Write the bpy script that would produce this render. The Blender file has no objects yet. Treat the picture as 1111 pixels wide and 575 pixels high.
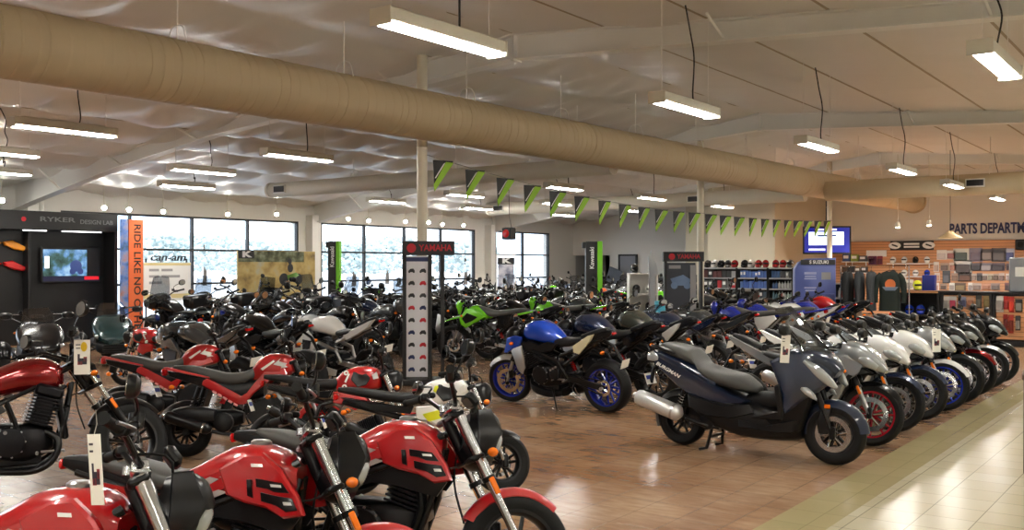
import bpy, bmesh, math, random
from mathutils import Vector, Matrix
PI = math.pi
rng = random.Random(7)
scene = bpy.context.scene
COL = scene.collection
def rad(a): return a * PI / 180
# ---------------------------------------------------------------- camera: a 34 mm view, eye height 1.7 m, X runs down the hall, Y to the windows
H, FPX, CX, CY, TH = 1.70, 1060.0, 555.5, 288.0, rad(36.2)
CF = Vector((math.cos(TH), math.sin(TH), 0)); CR = Vector((math.sin(TH), -math.cos(TH), 0))
def ray(px, py): return CF + CR * ((px - CX) / FPX) + Vector((0, 0, (CY - py) / FPX))
EYE = Vector((0, 0, H))
def at_d(px, py, d): return EYE + ray(px, py) * d
def at_z(px, py, z): r = ray(px, py); return EYE + r * ((z - H) / r.z)
def at_u(px, py, u): r = ray(px, py); return EYE + r * (u / r.x)
def at_v(px, py, v): r = ray(px, py); return EYE + r * (v / r.y)
cam_data = bpy.data.cameras.new('camera'); cam = bpy.data.objects.new('camera', cam_data); COL.objects.link(cam)
cam.location = EYE; cam.rotation_euler = (PI / 2, 0, TH - PI / 2)
cam_data.sensor_width = 36; cam_data.lens = FPX / 1111 * 36; cam_data.clip_end = 500
scene.camera = cam
# ---------------------------------------------------------------- materials
def srgb(h):
    if isinstance(h, str): c = [int(h[i:i + 2], 16) / 255 for i in (0, 2, 4)]
    else: c = h
    return tuple(x / 12.92 if x <= .04045 else ((x + .055) / 1.055) ** 2.4 for x in c) + (1,)
MATS = {}
def mat(key, col='808080', rough=.5, metal=0, spec=.5, coat=0, bump=0, bscale=60, var=0, vscale=8, emit=None, estr=0, trans=0, name=None):
    if key in MATS: return MATS[key]
    m = bpy.data.materials.new(name or key); m.use_nodes = True
    nt = m.node_tree; N = nt.nodes; L = nt.links; b = N['Principled BSDF']
    b.inputs['Base Color'].default_value = srgb(col); b.inputs['Roughness'].default_value = rough
    b.inputs['Metallic'].default_value = metal; b.inputs['Specular IOR Level'].default_value = spec
    b.inputs['Coat Weight'].default_value = coat; b.inputs['Coat Roughness'].default_value = .06
    if trans: b.inputs['Transmission Weight'].default_value = trans
    if emit: b.inputs['Emission Color'].default_value = srgb(emit); b.inputs['Emission Strength'].default_value = estr
    if bump or var:
        tc = N.new('ShaderNodeTexCoord'); no = N.new('ShaderNodeTexNoise'); L.new(tc.outputs['Object'], no.inputs['Vector'])
        no.inputs['Scale'].default_value = bscale if bump else vscale; no.inputs['Detail'].default_value = 3
        if bump:
            bp = N.new('ShaderNodeBump'); bp.inputs['Strength'].default_value = bump; bp.inputs['Distance'].default_value = .01
            L.new(no.outputs['Fac'], bp.inputs['Height']); L.new(bp.outputs['Normal'], b.inputs['Normal'])
        if var:
            n2 = N.new('ShaderNodeTexNoise'); n2.inputs['Scale'].default_value = vscale; L.new(tc.outputs['Object'], n2.inputs['Vector'])
            mx = N.new('ShaderNodeMixRGB'); mx.blend_type = 'MULTIPLY'; mx.inputs['Fac'].default_value = var
            mx.inputs['Color1'].default_value = srgb(col); L.new(n2.outputs['Fac'], mx.inputs['Color2']); L.new(mx.outputs['Color'], b.inputs['Base Color'])
    MATS[key] = m
    return m
mat('paint', 'b01014', .25, coat=1)
mat('accent', '151515', .35, coat=.5)
mat('rim', '121214', .35, metal=.3)
mat('plastic', '0d0d0f', .42, spec=.3, bump=.08, bscale=300)
mat('satin', '0e0e10', .28, spec=.35)
mat('black_metal', '0e0e10', .3, metal=.4)
mat('engine', '2a2a2d', .34, metal=.8, var=.3)
mat('alu', 'b4b4b6', .28, metal=1)
mat('steel', 'c8c8ca', .2, metal=1)
mat('chrome', 'e6e6e8', .08, metal=1)
mat('rubber', '0c0c0c', .7, spec=.3, bump=.1, bscale=90)
mat('vinyl', '3e3e3c', .5, bump=.12, bscale=260)
mat('vinyl_black', '18181a', .5, spec=.3, bump=.12, bscale=260)
mat('red_lens', 'c01010', .15, coat=.6)
mat('amber', 'f07818', .2, coat=.6)
mat('clear_lens', 'aeb4b8', .12, metal=.4, coat=1)
mat('mirror_glass', 'd0d4d8', .03, metal=1)
mat('tag_white', 'f1eee4', .6)
mat('tag_yellow', 'e8c41c', .6)
mat('tag_dark', '3c3440', .6)
mat('tag_red', '9c3c40', .6)
mat('plate_blue', '2a3f9c', .5)
mat('white_paint', 'eceae6', .3, coat=.6)
_m = mat('screen_glass', '50565c', .05)
_N, _L = _m.node_tree.nodes, _m.node_tree.links
_t = _N.new('ShaderNodeBsdfTransparent'); _t.inputs[0].default_value = (.62, .65, .68, 1); _g = _N.new('ShaderNodeBsdfGlossy'); _g.inputs['Roughness'].default_value = .05; _x = _N.new('ShaderNodeMixShader'); _x.inputs[0].default_value = .12
_L.new(_t.outputs[0], _x.inputs[1]); _L.new(_g.outputs[0], _x.inputs[2]); _L.new(_x.outputs[0], _N['Material Output'].inputs[0])
mat('black_panel', '111113', .45)
mat('dark_panel', '2a2a2e', .45)
mat('wire', '1a1a1a', .6)
mat('string', '9a968c', .7)
# ---------------------------------------------------------------- mesh builder
class MB:
    def __init__(s): s.v = []; s.f = []; s.m = []
    def add(s, vs, fs, mi=0):
        b = len(s.v); s.v += [tuple(v) for v in vs]; s.f += [tuple(i + b for i in f) for f in fs]; s.m += [mi] * len(fs); return s
    def box(s, c, d, mi=0, rot=None, bev=None):
        c = Vector(c); hx, hy, hz = d[0] / 2, d[1] / 2, d[2] / 2
        if bev is None: bev = min(d) * .12
        if bev <= 0:
            vs = [Vector((x, y, z)) for x in (-hx, hx) for y in (-hy, hy) for z in (-hz, hz)]
            fs = [(0, 1, 3, 2), (4, 6, 7, 5), (0, 4, 5, 1), (2, 3, 7, 6), (0, 2, 6, 4), (1, 5, 7, 3)]
        else:
            b = bev; vs = []; fs = []; ix = {}
            for i, sx in enumerate((-1, 1)):
                for j, sy in enumerate((-1, 1)):
                    for k, sz in enumerate((-1, 1)):
                        for a in range(3):
                            q = [hx - b, hy - b, hz - b]; q[a] = (hx, hy, hz)[a]
                            ix[i, j, k, a] = len(vs); vs.append(Vector((sx * q[0], sy * q[1], sz * q[2])))
            for a in range(3):
                o = [x for x in range(3) if x != a]
                for e in (0, 1):
                    q = []
                    for p, r in ((0, 0), (1, 0), (1, 1), (0, 1)):
                        t = [0, 0, 0]; t[a] = e; t[o[0]] = p; t[o[1]] = r; q.append(ix[t[0], t[1], t[2], a])
                    fs.append(q)
            for a in range(3):
                o = [x for x in range(3) if x != a]
                for p in (0, 1):
                    for r in (0, 1):
                        q = []
                        for e, w in ((0, o[0]), (1, o[0]), (1, o[1]), (0, o[1])):
                            t = [0, 0, 0]; t[a] = e; t[o[0]] = p; t[o[1]] = r; q.append(ix[t[0], t[1], t[2], w])
                        fs.append(q)
            for i in (0, 1):
                for j in (0, 1):
                    for k in (0, 1): fs.append([ix[i, j, k, 0], ix[i, j, k, 1], ix[i, j, k, 2]])
        if rot is not None: vs = [rot @ v for v in vs]
        return s.add([v + c for v in vs], fs, mi)
    def ring_stack(s, rings, mi=0, cap=True, closed=False):
        n = len(rings[0]); vs = [p for r in rings for p in r]; fs = []
        k = len(rings)
        for i in range(k if closed else k - 1):
            for j in range(n):
                a, b = i * n + j, i * n + (j + 1) % n; c, d = ((i + 1) % k) * n + (j + 1) % n, ((i + 1) % k) * n + j
                fs.append((a, b, c, d))
        if cap and not closed:
            fs.append(tuple(range(n - 1, -1, -1))); fs.append(tuple((k - 1) * n + j for j in range(n)))
        return s.add(vs, fs, mi)
    def tube(s, pts, r, mi=0, n=8, smooth=0, cap=True):
        pts = [Vector(p) for p in pts]
        rs = list(r) if isinstance(r, (list, tuple)) else [r] * len(pts)
        if smooth and len(pts) > 2:
            q, qr = [], []
            for i in range(len(pts) - 1):
                p0, p1, p2, p3 = pts[max(i - 1, 0)], pts[i], pts[i + 1], pts[min(i + 2, len(pts) - 1)]
                for k in range(smooth):
                    t = k / smooth
                    q.append(.5 * ((2 * p1) + (p2 - p0) * t + (2 * p0 - 5 * p1 + 4 * p2 - p3) * t * t + (3 * p1 - p0 - 3 * p2 + p3) * t ** 3))
                    qr.append(rs[i] + (rs[i + 1] - rs[i]) * t)
            q.append(pts[-1]); qr.append(rs[-1]); pts, rs = q, qr
        rings = []; up = None
        for i, p in enumerate(pts):
            d = (pts[min(i + 1, len(pts) - 1)] - pts[max(i - 1, 0)])
            if d.length < 1e-9: d = Vector((0, 0, 1))
            d.normalize()
            if up is None: up = Vector((0, 0, 1)) if abs(d.z) < .9 else Vector((1, 0, 0))
            a = d.cross(up)
            if a.length < 1e-4: a = d.cross(Vector((0, 1, 0)))
            a.normalize(); b = a.cross(d).normalized(); up = b
            rings.append([p + (a * math.cos(t) + b * math.sin(t)) * rs[i] for t in [2 * PI * k / n for k in range(n)]])
        return s.ring_stack(rings, mi, cap)
    def cyl(s, p0, p1, r0, r1=None, mi=0, n=16): return s.tube([p0, p1], [r0, r0 if r1 is None else r1], mi, n)
    def rev(s, prof, c, axis='y', n=32, mi=0, closed=True):
        c = Vector(c); rings = []
        for r, t in prof:
            rg = []
            for k in range(n):
                a = 2 * PI * k / n; x, z = r * math.cos(a), r * math.sin(a)
                rg.append(c + (Vector((x, t, z)) if axis == 'y' else Vector((x, z, t)) if axis == 'z' else Vector((t, x, z))))
            rings.append(rg)
        return s.ring_stack(rings, mi, cap=not closed, closed=closed)
    def loft(s, secs, mi=0, n=20, e=2.6, y=0, sub=3, mf=None):
        """secs: (x, z, half width, half height, tilt deg, y offset); a catmull-rom body along x"""
        S = [tuple(q) + (0,) * (6 - len(q)) for q in secs]; T = []
        if sub > 1 and len(S) > 2:
            for i in range(len(S) - 1):
                a, b, c, d = S[max(i - 1, 0)], S[i], S[i + 1], S[min(i + 2, len(S) - 1)]
                for k in range(sub):
                    t = k / sub
                    T.append(tuple(.5 * (2 * b[j] + (c[j] - a[j]) * t + (2 * a[j] - 5 * b[j] + 4 * c[j] - d[j]) * t * t + (3 * b[j] - a[j] - 3 * c[j] + d[j]) * t ** 3) for j in range(6)))
            T.append(S[-1])
        else: T = S
        rings = []
        for x, z, hw, hh, tl, yo in T:
            hw, hh = max(hw, .002), max(hh, .002)
            ct, st = math.cos(rad(tl)), math.sin(rad(tl)); rg = []
            for k in range(n):
                a = 2 * PI * k / n; ca, sa = math.cos(a), math.sin(a)
                yy = hw * math.copysign(abs(ca) ** (2 / e), ca); zz = hh * math.copysign(abs(sa) ** (2 / e), sa)
                rg.append(Vector((x - zz * st, y + yo + yy, z + zz * ct)))
            rings.append(rg)
        b0 = len(s.f); s.ring_stack(rings, mi, True)
        if mf:
            for i in range(len(rings) - 1):
                for k in range(n): s.m[b0 + i * n + k] = mf(T[i][0], 2 * PI * (k + .5) / n, mi)
        return s
    def plate(s, poly, y0, y1, mi=0, bev=.006, fn=None):
        """polygon in x,z extruded from y0 to y1 with a chamfered outer rim"""
        P = [Vector((p[0], 0, p[1])) for p in poly]; n = len(P); c = sum(P, Vector()) / n
        ins = []
        for i in range(n):
            d = (c - P[i]); d = d.normalized() * min(bev * 1.6, d.length * .4); ins.append(P[i] + d)
        sg = 1 if y1 > y0 else -1
        def Y(q, y): r = Vector(q); r.y = y; return fn(r) if fn else r
        rings = [[Y(q, y0) for q in P], [Y(q, y1 - sg * bev) for q in P], [Y(q, y1) for q in ins]]
        return s.ring_stack(rings, mi, True)
    def ell(s, c, r, mi=0, n=16, m=10, rot=None):
        c = Vector(c); rings = []
        for i in range(m + 1):
            a = -PI / 2 + PI * i / m; cr, sr = max(math.cos(a), .02), math.sin(a)
            rg = []
            for k in range(n):
                t = 2 * PI * k / n; v = Vector((r[0] * cr * math.cos(t), r[1] * cr * math.sin(t), r[2] * sr))
                rg.append(c + (rot @ v if rot is not None else v))
            rings.append(rg)
        return s.ring_stack(rings, mi, True)
    def quad(s, a, b, c, d, mi=0): return s.add([a, b, c, d], [(0, 1, 2, 3)], mi)
    def xf(s, M): s.v = [tuple(M @ Vector(v)) for v in s.v]; return s
    def build(s, name, mats, parent=None, sharp=38, label=None, flat=False):
        me = bpy.data.meshes.new(name); me.from_pydata(s.v, [], s.f)
        if not isinstance(mats, (list, tuple)): mats = [mats]
        for m in mats: me.materials.append(MATS[m] if isinstance(m, str) else m)
        me.polygons.foreach_set('material_index', s.m)
        bm = bmesh.new(); bm.from_mesh(me); bmesh.ops.recalc_face_normals(bm, faces=bm.faces); bm.to_mesh(me); bm.free()
        if not flat:
            me.polygons.foreach_set('use_smooth', [True] * len(me.polygons)); me.set_sharp_from_angle(angle=rad(sharp))
        o = bpy.data.objects.new(name, me); COL.objects.link(o)
        if parent is not None: o.parent = parent
        if label: o['label'] = label
        return o
def empty(name, loc=(0, 0, 0), rz=0):
    o = bpy.data.objects.new(name, None); COL.objects.link(o); o.location = loc; o.rotation_euler = (0, 0, rz); o.empty_display_size = .1
    return o
def tag(o, label, cat, group=None):
    o['label'] = label; o['category'] = cat; o['kind'] = 'thing'
    if group: o['group'] = group
    return o
def struct(o): o['kind'] = 'structure'; return o
def copy_tree(o, parent=None, swap=None):
    c = o.copy(); COL.objects.link(c)
    if parent is not None: c.parent = parent
    if swap and c.type == 'MESH':
        for sl in c.material_slots:
            for k, m in swap.items():
                if sl.material is MATS[k]: sl.link = 'OBJECT'; sl.material = m; break
    for ch in o.children: copy_tree(ch, c, swap)
    return c
def text(name, body, size, m, loc, rot, parent=None, ext=.002, align='CENTER', bold=0, shear=0, sx=1):
    cu = bpy.data.curves.new(name, 'FONT'); cu.body = body; cu.size = size; cu.extrude = ext; cu.align_x = align; cu.align_y = 'CENTER'
    cu.offset = bold; cu.shear = shear; cu.resolution_u = 3
    cu.materials.append(MATS[m] if isinstance(m, str) else m)
    tmp = bpy.data.objects.new('tmp', cu); me = bpy.data.meshes.new_from_object(tmp); me.name = name; bpy.data.objects.remove(tmp); bpy.data.curves.remove(cu)
    o = bpy.data.objects.new(name, me); COL.objects.link(o); o.location = loc; o.rotation_euler = rot; o.scale.x = sx
    if parent is not None: o.parent = parent
    return o
PAINT = {}
def paint(h, metallic=0, rough=.25):
    k = 'paint_' + h + str(metallic)
    dark = max(int(h[i:i + 2], 16) for i in (0, 2, 4)) < 40
    return mat(k, h, rough, metal=metallic, coat=.25 if dark else 1, spec=.35 if dark else .5)
# ---------------------------------------------------------------- motorcycles: x forward, y to the bike's left, wheels on z = 0
def wheel(root, name, x, R, w, rr, spokes=5, disc=.14, rim='rim', M=None, sprocket=False, wire=False):
    mi = MB(); hb = w * .3
    mi.rev([(rr + .006, -w * .42), (rr - .012, -w * .4), (rr - .022, -w * .2), (rr - .024, 0), (rr - .022, w * .2), (rr - .012, w * .4), (rr + .006, w * .42), (rr + .012, 0)], (x, 0, R), n=36)
    mi.cyl((x, -hb - .02, R), (x, hb + .02, R), .032, n=14)
    if wire:
        for k in range(20):
            a = 2 * PI * k / 20; b = a + (.35 if k % 2 else -.35); y = hb * (1 if k % 2 else -1)
            mi.tube([(x + .03 * math.cos(b), y, R + .03 * math.sin(b)), (x + (rr - .01) * math.cos(a), 0, R + (rr - .01) * math.sin(a))], .0022, n=4)
    else:
        for k in range(spokes):
            a = 2 * PI * k / spokes + .3
            for da in (-.1, .1):
                mi.tube([(x + .025 * math.cos(a + da * 3), da * .1, R + .025 * math.sin(a + da * 3)), (x + (rr - .015) * math.cos(a + da * 2.2), 0, R + (rr - .015) * math.sin(a + da * 2.2))], [.016, .010], n=6)
    ti = MB(); h = R - rr
    ti.rev([(rr, -w * .4), (rr + h * .25, -w * .49), (rr + h * .6, -w * .5), (R - h * .16, -w * .36), (R - h * .03, -w * .17), (R, 0), (R - h * .03, w * .17), (R - h * .16, w * .36), (rr + h * .6, w * .5), (rr + h * .25, w * .49), (rr, w * .4)], (x, 0, R), n=40)
    di = MB()
    if disc:
        for sy in ((1, -1) if disc > .15 else (1,)) if not sprocket else (-1,):
            y = sy * (hb + .03)
            di.rev([(disc, y - .003), (disc, y + .003), (disc * .72, y + .003), (disc * .72, y - .003)], (x, 0, R), n=28)
            for k in range(6):
                a = 2 * PI * k / 6
                di.tube([(x + .03 * math.cos(a), y, R + .03 * math.sin(a)), (x + disc * .78 * math.cos(a + .2), y, R + disc * .78 * math.sin(a + .2))], .008, n=5)
        if sprocket:
            y = hb + .035
            di.rev([(.1, y - .003), (.1, y + .003), (.065, y + .003), (.065, y - .003)], (x, 0, R), n=28)
            for k in range(5):
                a = 2 * PI * k / 5; di.tube([(x + .02 * math.cos(a), y, R + .02 * math.sin(a)), (x + .07 * math.cos(a), y, R + .07 * math.sin(a))], .01, n=5)
    if M is not None: mi.xf(M); ti.xf(M); di.xf(M)
    o = mi.build(name, rim, root); ti.build('tire', 'rubber', o)
    if di.v: di.build('brake_disc', 'steel', o)
    return o
def steer_matrix(head, axle, ang):
    h, a = Vector((head[0], 0, head[1])), Vector((axle[0], 0, axle[1])); d = (h - a).normalized(); p = h - Vector((.035, 0, 0))
    return Matrix.Translation(p) @ Matrix.Rotation(ang, 4, d) @ Matrix.Translation(-p)
def fork(root, head, axle, M, sp=.095, top='black_metal', low='alu', usd=True, r=.027, gaiter=False, split=.5, clamp='black_metal', reflector=True, caliper=True):
    h, a = Vector((head[0], 0, head[1])), Vector((axle[0], 0, axle[1])); d = (a - h)
    for s in (1, -1):
        o = Vector((0, s * sp, 0)); b = MB()
        m1 = h + d * split
        b.cyl(h + o - d * .03, m1 + o, r * (1.12 if usd else .8), r * (1.12 if usd else .8), 0, 14)
        if gaiter:
            pts = [h + o + d * (.28 + .035 * k) for k in range(10)]; b.tube(pts, [r * (1.5 if k % 2 else 1.15) for k in range(10)], 3, 12)
        b.cyl(m1 + o - d * .015, m1 + o + d * .02, r * 1.3, r * 1.3, 2, 14)
        b.cyl(m1 + o, a + o, r * (.8 if usd else 1.1), r * (.8 if usd else 1.1), 1, 14)
        b.box(a + o + Vector((0, 0, .01)), (.05, .045, .11), 2, bev=.012)
        if caliper and s > 0: b.box(a + o + Vector((-.07, .0, .10)), (.06, .05, .11), 2, bev=.012)
        b.xf(M); leg = b.build('fork_leg', [top, low, 'black_metal', 'rubber'], root)
        if reflector:
            q = MB(); q.box(h + o + d * (split + .06) + Vector((.0, s * r * 1.3, 0)), (.028, .012, .085), 0, rot=Matrix.Rotation(math.atan2(-d.x, -d.z) * 1, 3, 'Y'), bev=.004); q.xf(M); q.build('reflector', 'amber', leg)
    b = MB()
    for t in (.0, .32):
        c = h + d * t; b.box(c + Vector((-.015, 0, 0)), (.075, sp * 2 + .07, .03), 0, rot=Matrix.Rotation(rad(-25), 3, 'Y'), bev=.01)
    b.cyl(h + Vector((-.035, 0, .0)), h + d * .33 + Vector((-.035, 0, 0)), .028, n=12); b.xf(M)
    b.build('triple_clamp', clamp, root)
def bars(root, head, M, rise=.1, back=.14, w=.36, mat_='black_metal', mirror=True, clip=False, r=.012, mshape=(.075, .05), mh=.17, riser=True):
    hx, hz = head; b = MB(); z0 = hz + .05
    pts = [(hx - back, -w, z0 + rise), (hx - back * .65, -w * .62, z0 + rise * .95), (hx - .02, -.1, z0 + .01), (hx - .01, 0, z0), (hx - .02, .1, z0 + .01), (hx - back * .65, w * .62, z0 + rise * .95), (hx - back, w, z0 + rise)]
    b.tube(pts, r, 0, 8, smooth=4)
    if riser:
        for s in (-.045, .045): b.cyl((hx - .02, s, hz), (hx - .012, s, z0 + .012), .018, n=10)
    b.xf(M); hb = b.build('handlebar', mat_, root)
    for s in (1, -1):
        e = Vector((hx - back, s * w, z0 + rise)); q = Vector((hx - back * .65, s * w * .62, z0 + rise * .95)); d = (e - q).normalized()
        g = MB(); g.cyl(e - d * .115, e + d * .02, .018, .018, 0, 10); g.cyl(e + d * .02, e + d * .035, .022, .022, 0, 10); g.cyl(e - d * .125, e - d * .112, .026, .026, 0, 12); g.xf(M); g.build('grip', 'rubber', hb)
        g = MB(); c = e - d * .15; g.box(c + Vector((0, 0, .005)), (.05, .04, .045), 0, bev=.01); g.box(c + Vector((.035, 0, .02)), (.04, .03, .03), 0, bev=.008)
        if s < 0: g.rev([(.026, -.02), (.026, .03), (.0, .03), (0, -.02)], c + Vector((.04, .02, .035)), 'z', 12, 0)
        g.tube([c + Vector((.03, 0, 0)), c + d * .05 + Vector((.055, 0, -.002)), e + Vector((.05, 0, -.008)), e + d * .03 + Vector((.042, 0, -.01))], [.008, .007, .006, .007], 1, 6, smooth=3)
        g.xf(M); g.build('lever', ['black_metal', 'alu'], hb)
        if mirror:
            g = MB(); t = e + Vector((.06, s * .06, mh)); g.tube([c + Vector((.01, 0, .02)), c + Vector((.04, s * .02, mh * .7)), t], .006, 0, 6, smooth=3)
            rr = Matrix.Rotation(rad(-s * 12), 3, 'Z')
            g.loft([(t.x + .03, t.z, mshape[0] * .5, mshape[1] * .5), (t.x + .015, t.z, mshape[0], mshape[1]), (t.x - .012, t.z, mshape[0] * 1.04, mshape[1] * 1.04)], 0, 14, 2.4, y=t.y + s * .01, sub=2)
            g.xf(M); mo = g.build('mirror', 'satin', root)
            k = MB(); k.loft([(t.x - .0125, t.z, mshape[0] * .92, mshape[1] * .9), (t.x - .015, t.z, mshape[0] * .92, mshape[1] * .9)], 0, 14, 2.4, y=t.y + s * .01, sub=1); k.xf(M); k.build('mirror_glass', 'mirror_glass', mo)
    g = MB(); g.tube([(hx - .02, .12, z0), (hx + .06, .1, z0 - .1), (hx + .03, .07, hz - .3), (hx + .09, .09, hz - .5)], .006, 0, 6, smooth=4)
    g.tube([(hx - .05, -.15, z0 + .03), (hx + .09, -.08, z0 + .02), (hx + .07, -.05, hz - .2), (hx - .06, -.04, hz - .26)], .005, 0, 6, smooth=4); g.xf(M); g.build('cable', 'rubber', hb)
def indicator(root, c, s, M=None, n='turn_signal', l=.08):
    b = MB(); c = Vector(c); e = c + Vector((0, s * l, 0)); b.cyl(c, e, .009, .009, 0, 8); b.ell(e + Vector((0, s * .02, 0)), (.026, .034, .022), 1, 12, 8)
    if M is not None: b.xf(M)
    return b.build(n, ['satin', 'amber'], root)
def engine(root, c, big=1.0, twin=False, tilt=-18, case='engine', cover='engine', fins='engine'):
    cx, cz = c; b = MB(); s = big
    b.loft([(cx - .22 * s, cz + .02, .08 * s, .07 * s), (cx - .14 * s, cz, .125 * s, .11 * s), (cx + .02 * s, cz - .02, .13 * s, .125 * s), (cx + .13 * s, cz - .01, .11 * s, .11 * s), (cx + .2 * s, cz, .06 * s, .07 * s)], 0, 18, 4)
    b.box((cx, 0, cz - .13 * s), (.26 * s, .18 * s, .06 * s), 0)
    R = Matrix.Rotation(rad(-tilt), 3, 'Y')
    for k in range(9):
        q = R @ Vector((0, 0, (.1 + .021 * k) * s)); b.box(Vector((cx + .08 * s, 0, cz)) + q, (.17 * s, (.2 if not twin else .3) * s, .011 * s), 1, rot=R, bev=.002)
    q = R @ Vector((0, 0, .2 * s)); b.box(Vector((cx + .08 * s, 0, cz)) + q, (.12 * s, (.15 if not twin else .25) * s, .22 * s), 1, rot=R)
    q = R @ Vector((0, 0, .315 * s)); b.box(Vector((cx + .08 * s, 0, cz)) + q, (.17 * s, (.19 if not twin else .3) * s, .075 * s), 0, rot=R, bev=.02)
    for k in range(4):
        q = R @ Vector((.055 * (1 if k % 2 else -1), .075 * (1 if k // 2 else -1), .36)) * s; b.cyl(Vector((cx + .08 * s, 0, cz)) + q, Vector((cx + .08 * s, 0, cz)) + q + R @ Vector((0, 0, .015)), .01, n=6, mi=2)
    b.tube([(cx - .03 * s, .0, cz + .28 * s), (cx - .12 * s, 0, cz + .33 * s), (cx - .22 * s, 0, cz + .31 * s)], [.03, .035, .05], 2, 10, smooth=3)
    e = b.build('engine', [case, fins, 'alu'], root)
    for sd in (1, -1):
        g = MB(); y = sd * .125 * s
        g.rev([(.0, y), (.1 * s, y), (.1 * s, y + sd * .02), (.088 * s, y + sd * .035), (.03 * s, y + sd * .042), (.0, y + sd * .042)], (cx + .06 * s * sd, 0, cz - .01), 'y', 22, 0, closed=False)
        g.rev([(0, y), (.062 * s, y), (.062 * s, y + sd * .02), (.05 * s, y + sd * .03), (0, y + sd * .03)], (cx - .12 * s, 0, cz + .015), 'y', 16, 0, closed=False)
        for k in range(9):
            a = 2 * PI * k / 9; p = Vector((cx + .06 * s * sd + .094 * s * math.cos(a), y + sd * .018, cz - .01 + .094 * s * math.sin(a))); g.cyl(p, p + Vector((0, sd * .012, 0)), .008, n=6, mi=1)
        for k in range(3):
            p = Vector((cx - .15 * s + .04 * k, y + sd * .01, cz + .09 * s - .02 * k)); g.cyl(p, p + Vector((0, sd * .03, 0)), .014, n=8, mi=1)
        g.build('engine_cover', [cover, 'alu'], e)
    return e
def shock(root, p0, p1, r=.028, col='red_lens', body='black_metal'):
    b = MB(); p0, p1 = Vector(p0), Vector(p1); d = p1 - p0
    b.cyl(p0, p1, r * .5, n=10); b.cyl(p0 + d * .7, p1, r * .8, n=12); N = 46
    a = d.cross(Vector((0, 1, 0))).normalized(); c = Vector((0, 1, 0))
    b.tube([p0 + d * (.12 + .6 * k / N) + (a * math.cos(k * .9) + c * math.sin(k * .9)) * r for k in range(N + 1)], .0055, 1, 5)
    return b.build('shock_absorber', [body, col], root)
def kickstand(root, p, ang=-.25, l=.27):
    b = MB(); b.tube([p, (p[0] + ang * .4, p[1] + .11, .05), (p[0] + ang * .5, p[1] + .14, .012)], [.014, .011, .01], 0, 8); b.box((p[0] + ang * .5, p[1] + .15, .009), (.05, .05, .014), 0)
    return b.build('kickstand', 'black_metal', root)
def seat(root, secs, m='vinyl', e=3, n=18, seam=True):
    b = MB(); b.loft(secs, 0, n, e, sub=4); return b.build('seat', m, root, sharp=60)
def plate_card(root, x, z, tilt=20, w=.17, h=.11, m='tag_white', y=0):
    b = MB(); b.box((x, y, z), (.004, w, h), 0, rot=Matrix.Rotation(rad(-tilt), 3, 'Y'), bev=0)
    o = b.build('license_plate', m, root)
    k = MB(); k.box((x - .003, y, z + h * .12), (.004, w * .8, h * .34), 0, rot=Matrix.Rotation(rad(-tilt), 3, 'Y'), bev=0); k.build('plate_lettering', 'plate_blue', o); return o
def tubes(root, name, lists, m, r=.015, smooth=0, n=8):
    b = MB()
    for L in lists: b.tube(L, r, 0, n, smooth=smooth)
    return b.build(name, m, root)
def mir(pts): return [[(p[0], s * p[1], p[2]) for p in pts] for s in (1, -1)]
def swingarm(root, piv, ax, y=.1, m='black_metal', h=.05):
    b = MB()
    for s in (1, -1):
        p, q = Vector((piv[0], s * y * .8, piv[1])), Vector((ax[0], s * y, ax[1])); d = q - p
        b.box((p + q) / 2, (d.length + .06, .028, h), 0, rot=Matrix.Rotation(-math.atan2(d.z, d.x), 3, 'Y') @ Matrix.Rotation(math.atan2(d.y, d.x), 3, 'Z') if abs(d.x) > 0 else None, bev=.008)
        b.cyl(q + Vector((0, -s * .02, 0)), q + Vector((0, s * .025, 0)), .02, mi=1, n=10)
    b.box((piv[0] - .08, 0, piv[1]), (.09, y * 1.6, h * .9), 0)
    return b.build('swingarm', [m, 'alu'], root)
def fender(root, name, c, R, w, a0, a1, m='paint', M=None, th=.006, n=16):
    b = MB(); cx, cz = c; rings = []
    for i in range(n + 1):
        a = rad(a0 + (a1 - a0) * i / n); rg = []; t = i / n; ww = w * (.55 + .45 * math.sin(PI * min(max(t, .06), .94)) ** .5)
        for k in range(9):
            u = -1 + 2 * k / 8; rr = R - .38 * w * abs(u) ** 2.5; rg.append(Vector((cx + rr * math.cos(a), u * ww / 2, cz + rr * math.sin(a))))
        for k in range(9):
            u = 1 - 2 * k / 8; rr = R - th - .38 * w * abs(u) ** 2.5; rg.append(Vector((cx + rr * math.cos(a), u * (ww / 2 - th * .5), cz + rr * math.sin(a))))
        rings.append(rg)
    b.ring_stack(rings, 0, True)
    if M is not None: b.xf(M)
    return b.build(name, m, root)
def muffler(root, pts, r, can0, can1, rc, m='black_metal', canm='black_metal', tip='steel'):
    b = MB(); b.tube(pts, r, 0, 10, smooth=5); o = b.build('exhaust', m, root)
    k = MB(); c0, c1 = Vector(can0), Vector(can1); d = c1 - c0
    k.tube([c0, c0 + d * .06, c0 + d * .12, c0 + d * .9, c0 + d * .97, c1], [r, rc * .85, rc, rc, rc * .85, rc * .5], 0, 18)
    k.cyl(c1 - d * .01, c1 + d * .05, rc * .4, rc * .4, 1, 12); k.cyl(c0 + d * .16, c0 + d * .2, rc * 1.03, rc * 1.03, 1, 18); k.build('muffler', [canm, tip], o); return o
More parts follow.
